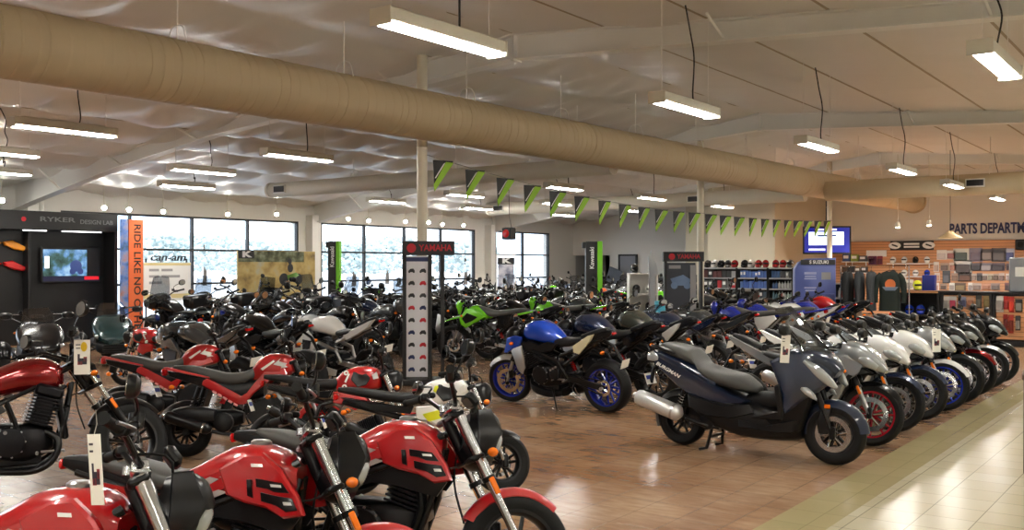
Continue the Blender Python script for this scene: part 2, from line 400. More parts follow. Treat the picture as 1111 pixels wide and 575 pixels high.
def round_light(root, c, r, M=None, m='satin', dpt=.1):
    b = MB(); b.loft([(c[0] - dpt, c[2], r * .3, r * .3), (c[0] - dpt * .7, c[2], r * .8, r * .8), (c[0] - .02, c[2], r, r), (c[0], c[2], r * 1.04, r * 1.04)], 0, 18, 2, sub=2); 
    k = MB(); k.ell((c[0] - .004, 0, c[2]), (.02, r * .92, r * .92), 0, 18, 8)
    if M is not None: b.xf(M); k.xf(M)
    o = b.build('headlight', m, root); k.build('headlight_lens', 'clear_lens', o); return o
def pegs(root, x, z, y=.16):
    for s in (1, -1):
        b = MB(); b.cyl((x, s * .1, z), (x - .01, s * (y + .08), z), .012, n=8); b.box((x + .1, s * (y - .01), z + .005), (.16, .012, .02), 0, bev=.004); b.cyl((x + .17, s * y, z), (x + .17, s * (y + .05), z), .009, n=8)
        b.build('footpeg', 'alu', root)
def dash(root, c, M, w=.11, h=.07, m='satin'):
    b = MB(); b.box(c, (.045, w, h), 0, rot=Matrix.Rotation(rad(-40), 3, 'Y'), bev=.015); b.xf(M); o = b.build('instrument_cluster', m, root); return o
def chain(root, a, b_, y=.085, R=.09, r=.035):
    b = MB(); 
    for s in (1, -1): b.box(((a[0] + b_[0]) / 2, y, (a[1] + b_[1]) / 2 + s * (R + r) / 2), (abs(a[0] - b_[0]), .012, .014), 0, rot=Matrix.Rotation(-math.atan2((b_[1] + s * R) - (a[1] + s * r), b_[0] - a[0]), 3, 'Y'), bev=.002)
    b.cyl((a[0], y - .01, a[1]), (a[0], y + .01, a[1]), r, n=14)
    return b.build('chain', 'engine', root)

# --- small naked street bike with angular red tank shrouds and pale fork tubes
def make_street(name='street_motorcycle', steer=32):
    r = empty(name); hd, ax = (.33, .93), (.655, .29); M = steer_matrix(hd, ax, rad(steer))
    wheel(r, 'front_wheel', .655, .29, .11, .20, 5, .12, M=M); wheel(r, 'rear_wheel', -.65, .29, .13, .2, 5, .11, sprocket=True)
    fork(r, hd, ax, M, .1, 'steel', 'steel', True, .027, split=.47)
    bars(r, hd, M, .1, .13, .37, 'black_metal', mshape=(.055, .036), mh=.1)
    b = MB()
    for s in (-1, 1): b.rev([(.03, -.02), (.03, .025), (.014, .03), (.014, -.02)], (hd[0] - .015, s * .05, hd[1] + .06), 'y', 14, 0)
    b.box((hd[0] - .01, 0, hd[1] + .035), (.07, .2, .03), 0, bev=.01); b.rev([(.022, 0), (.022, .03), (.012, .03), (.012, 0)], (hd[0] - .05, 0, hd[1] + .03), 'z', 14, 0); b.xf(M); b.build('bar_clamp', 'steel', r)
    dash(r, (hd[0] + .09, 0, hd[1] + .1), M, .13, .08)
    # headlight mask: tall black angular shell
    b = MB(); b.loft([(.38, .86, .08, .10, -15), (.44, .84, .115, .145, -18), (.50, .81, .105, .145, -20), (.545, .78, .06, .1, -22)], 0, 16, 3.4); b.plate([(.42, .96), (.49, .97), (.55, .86), (.50, .74), (.43, .72)], -.11, -.125, 0); b.plate([(.42, .96), (.49, .97), (.55, .86), (.50, .74), (.43, .72)], .11, .125, 0); b.xf(M); o = b.build('headlight_mask', 'satin', r)
    b = MB(); b.loft([(.50, .82, .085, .07, -22), (.55, .8, .08, .06, -22), (.565, .79, .05, .04, -22)], 0, 14, 3); b.xf(M); b.build('headlight_lens', 'clear_lens', o)
    for s in (1, -1): indicator(r, (.47, s * .1, .74), s, M); indicator(r, (-.72, s * .05, .7), s)
    tubes(r, 'frame', mir([(.29, .04, .85), (.1, .13, .73), (-.2, .13, .62), (-.28, .12, .36)]) + mir([(.29, .03, .78), (.24, .09, .52), (.16, .1, .3)]) + mir([(-.18, .12, .66), (-.45, .1, .72), (-.72, .06, .78)]) + mir([(-.24, .12, .45), (-.55, .09, .7)]), 'black_metal', .018)
    engine(r, (-.02, .41), 1.1)
    b = MB(); b.loft([(-.3, .62, .07, .08), (-.15, .66, .1, .1), (.05, .72, .1, .1), (.2, .7, .07, .1), (.26, .68, .04, .06)], 0, 14, 3); b.build('air_box', 'plastic', r)
    b = MB(); b.tube([(.18, .09, .62), (.2, .1, .5), (.16, .1, .38)], .02, 0, 8, smooth=3); b.tube([(.18, -.09, .62), (.2, -.1, .5), (.16, -.1, .38)], .02, 0, 8, smooth=3); b.box((.2, 0, .52), (.05, .2, .2), 0, bev=.01); b.build('radiator', 'black_metal', r)
    b = MB(); b.loft([(-.24, .735, .09, .05), (-.12, .765, .125, .085), (.0, .805, .14, .105), (.12, .82, .15, .1), (.22, .805, .13, .085), (.29, .78, .07, .05)], 0, 20, 2.8, mf=None); t = b.build('fuel_tank', 'paint', r)
    k = MB(); k.rev([(0, 0), (.045, 0), (.045, .012), (.035, .02), (0, .02)], (.1, 0, .918), 'z', 20, 0, closed=False); k.build('fuel_cap', 'alu', t)
    for s in (1, -1):
        b = MB(); f = lambda q, s=s: Vector((q.x, q.y + s * (.066 * max(0, .80 - q.z) - .3 * max(0, q.z - .82)), q.z))
        b.plate([(-.02, .825), (.08, .885), (.16, .895), (.255, .83), (.335, .72), (.365, .645), (.28, .63), (.2, .67), (.1, .69), (.02, .72)], s * .135, s * .165, 0, .008, f); sh = b.build('tank_shroud', 'paint', r)
        k = MB(); k.plate([(.15, .79), (.265, .775), (.30, .735), (.235, .738), (.2, .752), (.155, .757)], s * .16, s * .171, 0, .002, f); k.plate([(.175, .735), (.25, .722), (.312, .715), (.338, .668), (.29, .66), (.245, .685), (.18, .70)], s * .16, s * .171, 0, .002, f); k.plate([(.11, .785), (.13, .785), (.142, .712), (.118, .72)], s * .16, s * .171, 0, .002, f); k.build('shroud_decal', 'satin', sh)
        k = MB(); k.plate([(.12, .85), (.17, .85), (.175, .837), (.125, .837)], s * .155, s * .168, 0, .001, f); k.plate([(.215, .77), (.262, .768), (.266, .757), (.22, .759)], s * .166, s * .174, 0, .001, f); k.plate([(.275, .70), (.31, .70), (.316, .687), (.28, .687)], s * .166, s * .174, 0, .001, f); k.build('shroud_lettering', 'white_paint', sh)
        b = MB(); b.plate([(-.62, .76), (-.3, .705), (-.1, .785), (.04, .83), (.06, .76), (-.06, .71), (-.22, .65), (-.6, .72)], s * .125, s * .15, 0, .008); sp = b.build('side_panel', 'paint', r)
        k = MB(); k.plate([(-.17, .735), (-.06, .79), (-.02, .78), (-.13, .72)], s * .148, s * .153, 0, .001); k.plate([(-.1, .705), (-.02, .738), (.02, .728), (-.06, .695)], s * .148, s * .153, 0, .001); k.plate([(-.02, .79), (.05, .805), (.06, .77), (.03, .76), (.03, .785)], s * .148, s * .153, 0, .001); k.build('side_decal', mat('decal_grey', 'a89c9a', .4), sp)
        b = MB(); b.plate([(-.28, .66), (.06, .73), (.2, .68), (.33, .63), (.28, .56), (.1, .60), (-.05, .62), (-.26, .57)], s * .105, s * .135, 0, .01); b.build('lower_cover', 'plastic', r)
    seat(r, [(-.68, .835, .06, .025), (-.55, .815, .11, .04), (-.40, .78, .125, .045), (-.25, .75, .13, .045), (-.1, .775, .11, .05), (-.02, .82, .07, .03)])
    b = MB(); b.loft([(-.8, .82, .05, .025), (-.68, .80, .08, .05), (-.5, .76, .10, .06), (-.3, .7, .1, .06)], 0, 14, 3); b.build('tail_section', 'plastic', r)
    b = MB(); b.box((-.81, 0, .81), (.03, .1, .045), 0, bev=.01); b.build('tail_light', 'red_lens', r)
    fender(r, 'front_fender', ax, .315, .12, 45, 150, 'paint', M); fender(r, 'rear_fender', (-.65, .29), .33, .14, 60, 165, 'plastic'); plate_card(r, -.9, .63)
    swingarm(r, (-.2, .38), (-.65, .29)); shock(r, (-.35, 0, .45), (-.22, 0, .68)); kickstand(r, (-.12, .1, .28)); pegs(r, -.15, .33); chain(r, (-.2, .38), (-.65, .29))
    muffler(r, [(.16, -.06, .42), (.24, -.08, .3), (.12, -.1, .2), (-.2, -.12, .22), (-.38, -.14, .3)], .02, (-.38, -.15, .3), (-.82, -.17, .44), .05)
    return r
# --- cruiser with teardrop tank; options make the touring versions of the crowd
def make_cruiser(name='cruiser_motorcycle', steer=24, screen=False, bags=False, fat=1.0):
    r = empty(name); hd, ax = (.37, .95), (.76, .32); M = steer_matrix(hd, ax, rad(steer))
    wheel(r, 'front_wheel', .76, .32, .13 * fat, .205, 5, .15, M=M); wheel(r, 'rear_wheel', -.73, .315, .15 * fat, .205, 5, .12, sprocket=True)
    fork(r, hd, ax, M, .105, 'chrome', 'black_metal', False, .026, split=.5)
    bars(r, hd, M, .1, .2, .40, 'black_metal', mshape=(.075, .055), mh=.14)
    round_light(r, (.50, 0, .86), .088, M); dash(r, (.42, 0, 1.03), M, .1, .1)
    for s in (1, -1): indicator(r, (.42, s * .1, .82), s, M); indicator(r, (-.88, s * .08, .66), s)
    tubes(r, 'frame', mir([(.35, .03, .92), (.05, .14, .76), (-.3, .14, .6), (-.45, .13, .36)]) + mir([(.35, .03, .8), (.3, .1, .55), (.22, .12, .28), (.1, .12, .2), (-.3, .12, .2), (-.42, .12, .36)]) + mir([(.3, .1, .78), (.08, .14, .6), (.32, .09, .62)]) + mir([(-.1, .14, .69), (-.02, .13, .45)]) + mir([(-.3, .14, .6), (-.6, .1, .66), (-.8, .08, .66)]), 'black_metal', .017)
    engine(r, (-.02, .40), 1.15, twin=True)
    b = MB(); b.loft([(-.42, .70, .07, .03, 20), (-.32, .745, .11, .065, 20), (-.17, .815, .145, .1, 16), (.01, .865, .165, .125, 10), (.15, .87, .155, .13, 4), (.25, .855, .12, .10, 0), (.29, .845, .05, .05)], 0, 24, 2.3, sub=4); t = b.build('fuel_tank', 'paint', r)
    k = MB(); k.rev([(0, 0), (.05, 0), (.05, .01), (.04, .018), (0, .018)], (.08, 0, .99), 'z', 20, 0, closed=False); k.build('fuel_cap', 'alu', t)
    b = MB(); b.box((.27, 0, .55), (.05, .24, .34), 0, rot=Matrix.Rotation(rad(-8), 3, 'Y'), bev=.015); b.build('radiator', 'black_metal', r)
    seat(r, [(-.56, .735, .1, .02), (-.5, .74, .14, .04), (-.38, .715, .145, .045), (-.26, .74, .12, .045), (-.2, .78, .08, .03)], 'vinyl_black'); b = MB(); b.loft([(-.86, .73, .06, .02), (-.8, .745, .1, .04), (-.65, .75, .115, .045), (-.52, .755, .09, .03)], 0, 16, 3); b.build('passenger_seat', 'vinyl_black', r)
    fender(r, 'front_fender', ax, .35, .15, 40, 155, 'satin', M); fender(r, 'rear_fender', (-.73, .315), .375, .2, 30, 175, 'paint')
    for s in (1, -1):
        b = MB(); b.plate([(-.42, .68), (-.16, .70), (-.1, .62), (-.3, .5), (-.42, .52)], s * .13, s * .155, 0, .01); b.build('side_panel', 'plastic', r)
        shock(r, (-.7, s * .14, .36), (-.55, s * .13, .66), .03, 'black_metal')
    b = MB(); b.ell((-1.06, 0, .6), (.03, .06, .05), 0, 12, 8); b.build('tail_light', 'red_lens', r); plate_card(r, -1.1, .5, 10)
    swingarm(r, (-.4, .36), (-.73, .315), .12); kickstand(r, (-.1, .12, .24)); pegs(r, .1, .3); chain(r, (-.4, .36), (-.73, .315))
    muffler(r, [(.14, -.08, .46), (.24, -.13, .38), (.2, -.15, .24), (.05, -.15, .17), (-.25, -.15, .2)], .026, (-.25, -.16, .2), (-.85, -.18, .32), .055)
    if screen:
        b = MB(); rings = []
        for i in range(7):
            t = i / 6; rg = []
            for k in range(13):
                u = -1 + k / 6; w = .26 * (1 - .25 * t ** 2); rg.append(Vector((.62 - .2 * t - .16 * u * u, u * w, .98 + .5 * t - .06 * u * u * t)))
            for k in range(13):
                u = 1 - k / 6; w = .26 * (1 - .25 * t ** 2); rg.append(Vector((.614 - .2 * t - .16 * u * u, u * w * .99, .98 + .5 * t - .06 * u * u * t)))
            rings.append(rg)
        b.ring_stack(rings, 0, True); b.xf(M); b.build('windscreen', 'screen_glass', r)
        b = MB(); b.loft([(.34, .98, .2, .1, -10), (.46, .96, .3, .16, -14), (.58, .93, .25, .14, -16), (.66, .9, .13, .08, -18)], 0, 20, 2.6); b.xf(M); b.build('front_fairing', 'paint', r)
        b = MB(); b.ell((.65, 0, .9), (.03, .12, .06), 0, 14, 8); b.xf(M); b.build('headlight_lens', 'clear_lens', r)
    if bags:
        for s in (1, -1):
            b = MB(); b.loft([(-1.08, .56, .08, .12), (-1.0, .56, .11, .17), (-.7, .57, .12, .18), (-.5, .58, .09, .14), (-.46, .6, .05, .1)], 0, 16, 4, y=s * .28); b.build('saddlebag', 'paint', r)
        b = MB(); b.box((-1.0, 0, .98), (.34, .46, .26), 0, bev=.06); b.build('top_case', 'satin', r); b = MB(); b.box((-.79, 0, 1.0), (.06, .36, .22), 0, bev=.03); b.build('passenger_backrest', 'vinyl_black', r)
    return r
# --- minimoto with a stepped red rail under a scalloped grey seat
def make_navi(name='minimoto', steer=20):
    r = empty(name); hd, ax = (.36, .88), (.65, .25); M = steer_matrix(hd, ax, rad(steer))
    wheel(r, 'front_wheel', .65, .25, .10, .16, 5, 0, M=M); wheel(r, 'rear_wheel', -.63, .235, .11, .14, 6, 0)
    fork(r, hd, ax, M, .085, 'black_metal', 'alu', True, .024, reflector=False, caliper=False)
    bars(r, hd, M, .11, .12, .35, mshape=(.06, .075), mh=.17)
    round_light(r, (.47, 0, .84), .085, M); dash(r, (.4, 0, .96), M, .1, .08)
    for s in (1, -1): indicator(r, (.42, s * .08, .76), s, M); indicator(r, (-.74, s * .06, .66), s)
    b = MB(); b.loft([(-.02, .76, .06, .05, 20), (.06, .81, .11, .1, 18), (.17, .855, .135, .12, 10), (.29, .86, .13, .11, 0), (.36, .85, .085, .08, -8), (.385, .845, .04, .05)], 0, 20, 3); t = b.build('fuel_tank', 'paint', r)
    for s in (1, -1):
        b = MB(); b.plate([(.12, .80), (.3, .84), (.33, .78), (.2, .74), (.02, .6), (-.06, .50), (-.13, .49), (-.47, .68), (-.46, .72), (-.42, .74), (-.1, .56), (-.04, .59), (.04, .70)], s * .1, s * .13, 0, .01); p = b.build('side_panel', 'paint', r)
        k = MB(); k.plate([(.20, .87), (.27, .93), (.25, .90), (.33, .88), (.31, .86), (.34, .845), (.27, .835), (.28, .85)], s * .128, s * .138, 0, .001); k.plate([(.08, .83), (.2, .91), (.21, .895), (.1, .815)], s * .124, s * .138, 0, .001); k.build('wing_decal', 'white_paint', p)
        k = MB()
        for i in range(5): k.plate([(-.36 + .05 * i, .633 - .03 * i), (-.325 + .05 * i, .612 - .03 * i), (-.335 + .05 * i, .594 - .03 * i), (-.37 + .05 * i, .615 - .03 * i)], s * .128, s * .133, 0, .001)
        k.build('panel_lettering', mat('decal_pink', 'd88a88', .4), p)
        b = MB(); b.plate([(-.8, .815), (-.42, .74), (-.47, .66), (-.78, .76)], s * .085, s * .11, 0, .008); b.build('tail_cover', 'satin', r)
        b = MB(); b.plate([(-.84, .845), (-.80, .85), (-.40, .755), (-.40, .74), (-.8, .82)], s * .1, s * .118, 0, .004); b.build('tail_rail', 'paint', r)
        shock(r, (-.6, s * .1, .32), (-.5, s * .1, .66), .026, 'black_metal')
    seat(r, [(-.76, .845, .07, .02, -8), (-.6, .825, .105, .04, -8), (-.42, .775, .115, .055), (-.25, .735, .12, .06), (-.1, .745, .115, .06), (.0, .79, .09, .05, 20), (.07, .86, .06, .03, 30)])
    b = MB(); b.loft([(-.8, .80, .06, .03), (-.6, .75, .09, .05), (-.4, .68, .1, .06), (-.1, .62, .1, .1), (.1, .66, .08, .09)], 0, 14, 3); b.build('frame', 'plastic', r)
    b = MB(); b.box((-.85, 0, .80), (.05, .13, .07), 0, bev=.015); b.build('tail_light', 'red_lens', r); plate_card(r, -.92, .62)
    b = MB(); b.loft([(-.76, .29, .06, .06), (-.62, .33, .1, .085), (-.4, .35, .1, .09), (-.2, .36, .09, .08), (-.12, .36, .05, .05)], 0, 16, 3.2, y=.12); b.loft([(-.78, .36, .05, .05), (-.66, .4, .08, .075), (-.45, .4, .085, .08), (-.33, .39, .06, .06)], 0, 16, 3.2, y=-.13); b.rev([(0, -.11), (.09, -.11), (.09, -.17), (.06, -.19), (0, -.19)], (-.25, 0, .33), 'y', 18, 0, closed=False); b.build('engine', 'plastic', r)
    fender(r, 'front_fender', ax, .28, .12, 50, 160, 'paint', M); fender(r, 'rear_fender', (-.63, .235), .3, .15, 70, 190, 'satin')
    b = MB(); b.plate([(.02, .5), (.2, .6), (.3, .5), (.24, .3), (.04, .28), (-.04, .38)], -.12, .12, 0, .02); b.build('storage_box', 'plastic', r)
    kickstand(r, (-.05, .1, .25)); pegs(r, -.05, .28)
    muffler(r, [(-.1, -.1, .3), (-.15, -.15, .22), (-.35, -.17, .25)], .018, (-.35, -.18, .26), (-.78, -.2, .4), .055)
    return r
# --- small-wheeled street bike with a blocky tank
def make_grom(name='small_wheel_motorcycle', steer=20, yellow=False):
    r = empty(name); hd, ax = (.33, .86), (.60, .25); M = steer_matrix(hd, ax, rad(steer))
    wheel(r, 'front_wheel', .60, .25, .12, .155, 5, .11, M=M); wheel(r, 'rear_wheel', -.60, .25, .13, .155, 5, .1, sprocket=True)
    fork(r, hd, ax, M, .09, 'steel', 'steel', True, .025)
    bars(r, hd, M, .12, .11, .36, mshape=(.065, .06), mh=.2)
    b = MB(); b.loft([(.36, .82, .08, .08, -10), (.43, .81, .1, .11, -14), (.49, .79, .085, .09, -16), (.51, .78, .05, .05)], 0, 16, 3); b.xf(M); o = b.build('headlight_mask', 'satin', r)
    b = MB(); b.box((.5, 0, .8), (.03, .13, .08), 0, bev=.01); b.xf(M); b.build('headlight_lens', 'clear_lens', o); dash(r, (.38, 0, .95), M, .1, .07)
    for s in (1, -1): indicator(r, (.42, s * .08, .73), s, M); indicator(r, (-.68, s * .06, .68), s)
    tubes(r, 'frame', mir([(.29, .03, .82), (.0, .11, .66), (-.22, .11, .6), (-.3, .1, .36)]) + mir([(-.2, .11, .62), (-.7, .06, .76)]), 'black_metal', .02)
    engine(r, (.0, .34), .85, tilt=-65)
    b = MB(); b.loft([(-.08, .78, .09, .06, 6), (.0, .815, .135, .095, 6), (.12, .835, .16, .115, 2), (.24, .835, .155, .11, -4), (.31, .82, .11, .08, -8), (.33, .81, .05, .05)], 0, 20, 3.4); t = b.build('fuel_tank', 'paint', r)
    for s in (1, -1):
        f = lambda q, s=s: Vector((q.x, q.y - s * .35 * max(0, q.z - .86), q.z))
        k = MB(); k.plate([(.08, .90), (.2, .89), (.235, .84), (.2, .78), (.12, .76), (.06, .83)], s * .15, s * .166, 0, .004, f); k.build('tank_panel', 'satin', t)
        k = MB()
        for q in ((.015, .89), (.0, .765)): k.rev([(.022, s * .13), (.022, s * .155), (.009, s * .155), (.009, s * .13)], (q[0], 0, q[1]), 'y', 14, 0)
        k.build('bolt_ring', 'white_paint', t); k = MB()
        k.plate([(.25, .87), (.29, .9), (.31, .84), (.26, .83)], s * .148, s * .158, 0, .001); k.plate([(.0, .81), (.035, .885), (.05, .88), (.015, .80)], s * .146, s * .158, 0, .001); k.build('tank_decal', 'white_paint', t)
        b = MB(); b.plate([(-.1, .72), (.14, .74), (.22, .62), (.1, .55), (.0, .6), (-.1, .62)], s * .12, s * .145, 0, .01); b.build('side_panel', 'paint', r)
        b = MB(); b.plate([(-.72, .8), (-.25, .72), (-.12, .73), (-.15, .66), (-.5, .7)], s * .08, s * .11, 0, .008); b.build('tail_panel', 'satin' if not yellow else 'plastic', r)
    if yellow:
        k = MB(); k.ell((.07, -.147, .86), (.035, .012, .03), 0, 14, 6); k.plate([(-.05, .66), (.1, .7), (.12, .63), (.0, .6)], -.142, -.15, 0, .001); k.build('yellow_decal', mat('yellow', 'dce02a', .35), t)
    seat(r, [(-.74, .86, .06, .02), (-.6, .845, .1, .035), (-.42, .815, .115, .04), (-.25, .79, .12, .045), (-.1, .79, .11, .05), (-.03, .82, .07, .03)], 'vinyl_black')
    b = MB(); b.box((-.76, 0, .80), (.04, .1, .05), 0, bev=.01); b.build('tail_light', 'red_lens', r); plate_card(r, -.86, .6)
    fender(r, 'front_fender', ax, .275, .13, 50, 150, 'satin' if yellow else 'paint', M); fender(r, 'rear_fender', (-.6, .25), .3, .14, 70, 180, 'plastic')
    swingarm(r, (-.2, .34), (-.6, .25)); shock(r, (-.3, 0, .4), (-.15, 0, .6)); kickstand(r, (-.1, .1, .26)); pegs(r, -.12, .3); chain(r, (-.2, .34), (-.6, .25), R=.07)
    muffler(r, [(.12, -.06, .38), (.2, -.09, .28), (.02, -.13, .24), (-.25, -.14, .34)], .02, (-.25, -.15, .35), (-.66, -.18, .58), .05)
    return r
# --- big naked bike with a muscular tank
def make_naked(name='naked_motorcycle', steer=14):
    r = empty(name); hd, ax = (.44, .94), (.72, .30); M = steer_matrix(hd, ax, rad(steer))
    wheel(r, 'front_wheel', .72, .30, .12, .222, 6, .155, M=M); wheel(r, 'rear_wheel', -.735, .311, .19, .222, 6, .11, sprocket=True)
    fork(r, hd, ax, M, .105, 'black_metal', 'alu', True, .03, split=.55, reflector=False)
    bars(r, hd, M, .08, .16, .38, mshape=(.07, .05), mh=.14)
    dash(r, (hd[0] + .08, 0, hd[1] + .1), M, .14, .09)
    b = MB(); b.loft([(.46, .9, .08, .09, -18), (.54, .88, .13, .12, -22), (.62, .85, .11, .1, -26), (.68, .81, .05, .05, -30)], 0, 16, 3.2); b.xf(M); o = b.build('headlight_mask', 'satin', r)
    b = MB(); b.loft([(.61, .86, .06, .05, -26), (.66, .84, .055, .05, -26), (.675, .83, .03, .03)], 0, 14, 3); b.xf(M); b.build('headlight_lens', 'clear_lens', o)
    tubes(r, 'frame', mir([(.40, .05, .86), (.2, .17, .72), (-.15, .17, .6), (-.26, .14, .4)]) + mir([(.40, .05, .8), (.18, .17, .66), (-.15, .16, .54)]) + mir([(-.15, .12, .66), (-.45, .1, .78), (-.75, .06, .9)]) + mir([(-.2, .12, .55), (-.6, .07, .82)]), 'black_metal', .022)
    engine(r, (.05, .43), 1.2, twin=True, tilt=-25)
    b = MB(); b.box((.33, 0, .55), (.06, .36, .32), 0, rot=Matrix.Rotation(rad(-12), 3, 'Y'), bev=.02); b.build('radiator', 'black_metal', r)
    b = MB(); b.loft([(-.16, .83, .08, .04, 8), (-.08, .86, .125, .08, 6), (.06, .915, .17, .125, 4), (.2, .945, .185, .135, 0), (.32, .93, .165, .11, -6), (.4, .9, .10, .07, -8), (.43, .88, .05, .04)], 0, 24, 2.6, sub=4); t = b.build('fuel_tank', 'paint', r)
    k = MB(); k.rev([(0, 0), (.055, 0), (.055, .01), (.045, .018), (0, .018)], (.22, 0, 1.072), 'z', 20, 0, closed=False); k.build('fuel_cap', 'black_metal', t)
    for s in (1, -1):
        b = MB(); f = lambda q, s=s: Vector((q.x, q.y - s * .25 * max(0, q.x - .45), q.z))
        b.plate([(.34, .88), (.46, .90), (.62, .85), (.66, .75), (.70, .66), (.64, .66), (.5, .73), (.40, .77)], s * .17, s * .205, 0, .012, f); c = b.build('tank_shroud', 'paint', r)
        b = MB(); b.plate([(.36, .78), (.5, .735), (.55, .70), (.44, .46), (.38, .42), (.33, .5)], s * .17, s * .205, 0, .012, f); b.build('radiator_cover', 'alu_matt', r)
        b = MB(); b.plate([(.28, .84), (.4, .8), (.34, .7), (.1, .68), (-.1, .74), (-.16, .82), (-.02, .84), (.1, .80)], s * .15, s * .18, 0, .012); b.build('side_panel', 'plastic', r)
        b = MB(); b.plate([(-.36, .80), (-.58, .93), (-.66, .95), (-.62, .88), (-.44, .70), (-.36, .72)], s * .1, s * .135, 0, .01); b.build('tail_panel', 'accent', r)
        indicator(r, (.55, s * .1, .82), s, M); indicator(r, (-.78, s * .04, .74), s)
    seat(r, [(-.48, .86, .1, .02, -6), (-.4, .845, .13, .04), (-.25, .82, .14, .05), (-.1, .825, .125, .055, 8), (-.02, .86, .08, .03)], 'vinyl_black'); b = MB(); b.loft([(-.8, 1.0, .05, .02, -14), (-.7, .975, .08, .035, -14), (-.55, .93, .105, .035, -12), (-.45, .9, .08, .03)], 0, 16, 3); b.build('passenger_seat', 'vinyl_black', r)
    b = MB(); b.loft([(-.86, .98, .03, .02, -14), (-.75, .93, .07, .045, -14), (-.6, .87, .09, .05, -14), (-.42, .78, .1, .06)], 0, 14, 3); b.build('tail_section', 'satin', r)
    b = MB(); b.box((-.87, 0, .95), (.03, .08, .03), 0, bev=.008); b.build('tail_light', 'red_lens', r)
    tubes(r, 'plate_bracket', [[(-.7, .0, .88), (-.86, 0, .8), (-.98, 0, .6)]], 'satin', .018); plate_card(r, -1.0, .6)
    fender(r, 'front_fender', ax, .325, .13, 35, 160, 'alu_matt', M); fender(r, 'rear_fender', (-.735, .311), .335, .2, 70, 150, 'plastic')
    swingarm(r, (-.2, .42), (-.735, .311), .13, 'black_metal', .075); shock(r, (-.3, 0, .45), (-.18, 0, .68)); kickstand(r, (-.02, .12, .26), -.3); pegs(r, -.25, .38); chain(r, (-.2, .42), (-.735, .311), .11)
    muffler(r, [(.3, -.08, .44), (.34, -.08, .26), (.15, -.08, .16), (-.15, -.12, .2)], .035, (-.15, -.14, .2), (-.48, -.19, .3), .075)
    b = MB(); b.loft([(.36, .32, .07, .04), (.28, .24, .14, .07), (.05, .18, .14, .06), (-.14, .2, .1, .05)], 0, 14, 3); b.build('belly_pan', 'plastic', r)
    return r
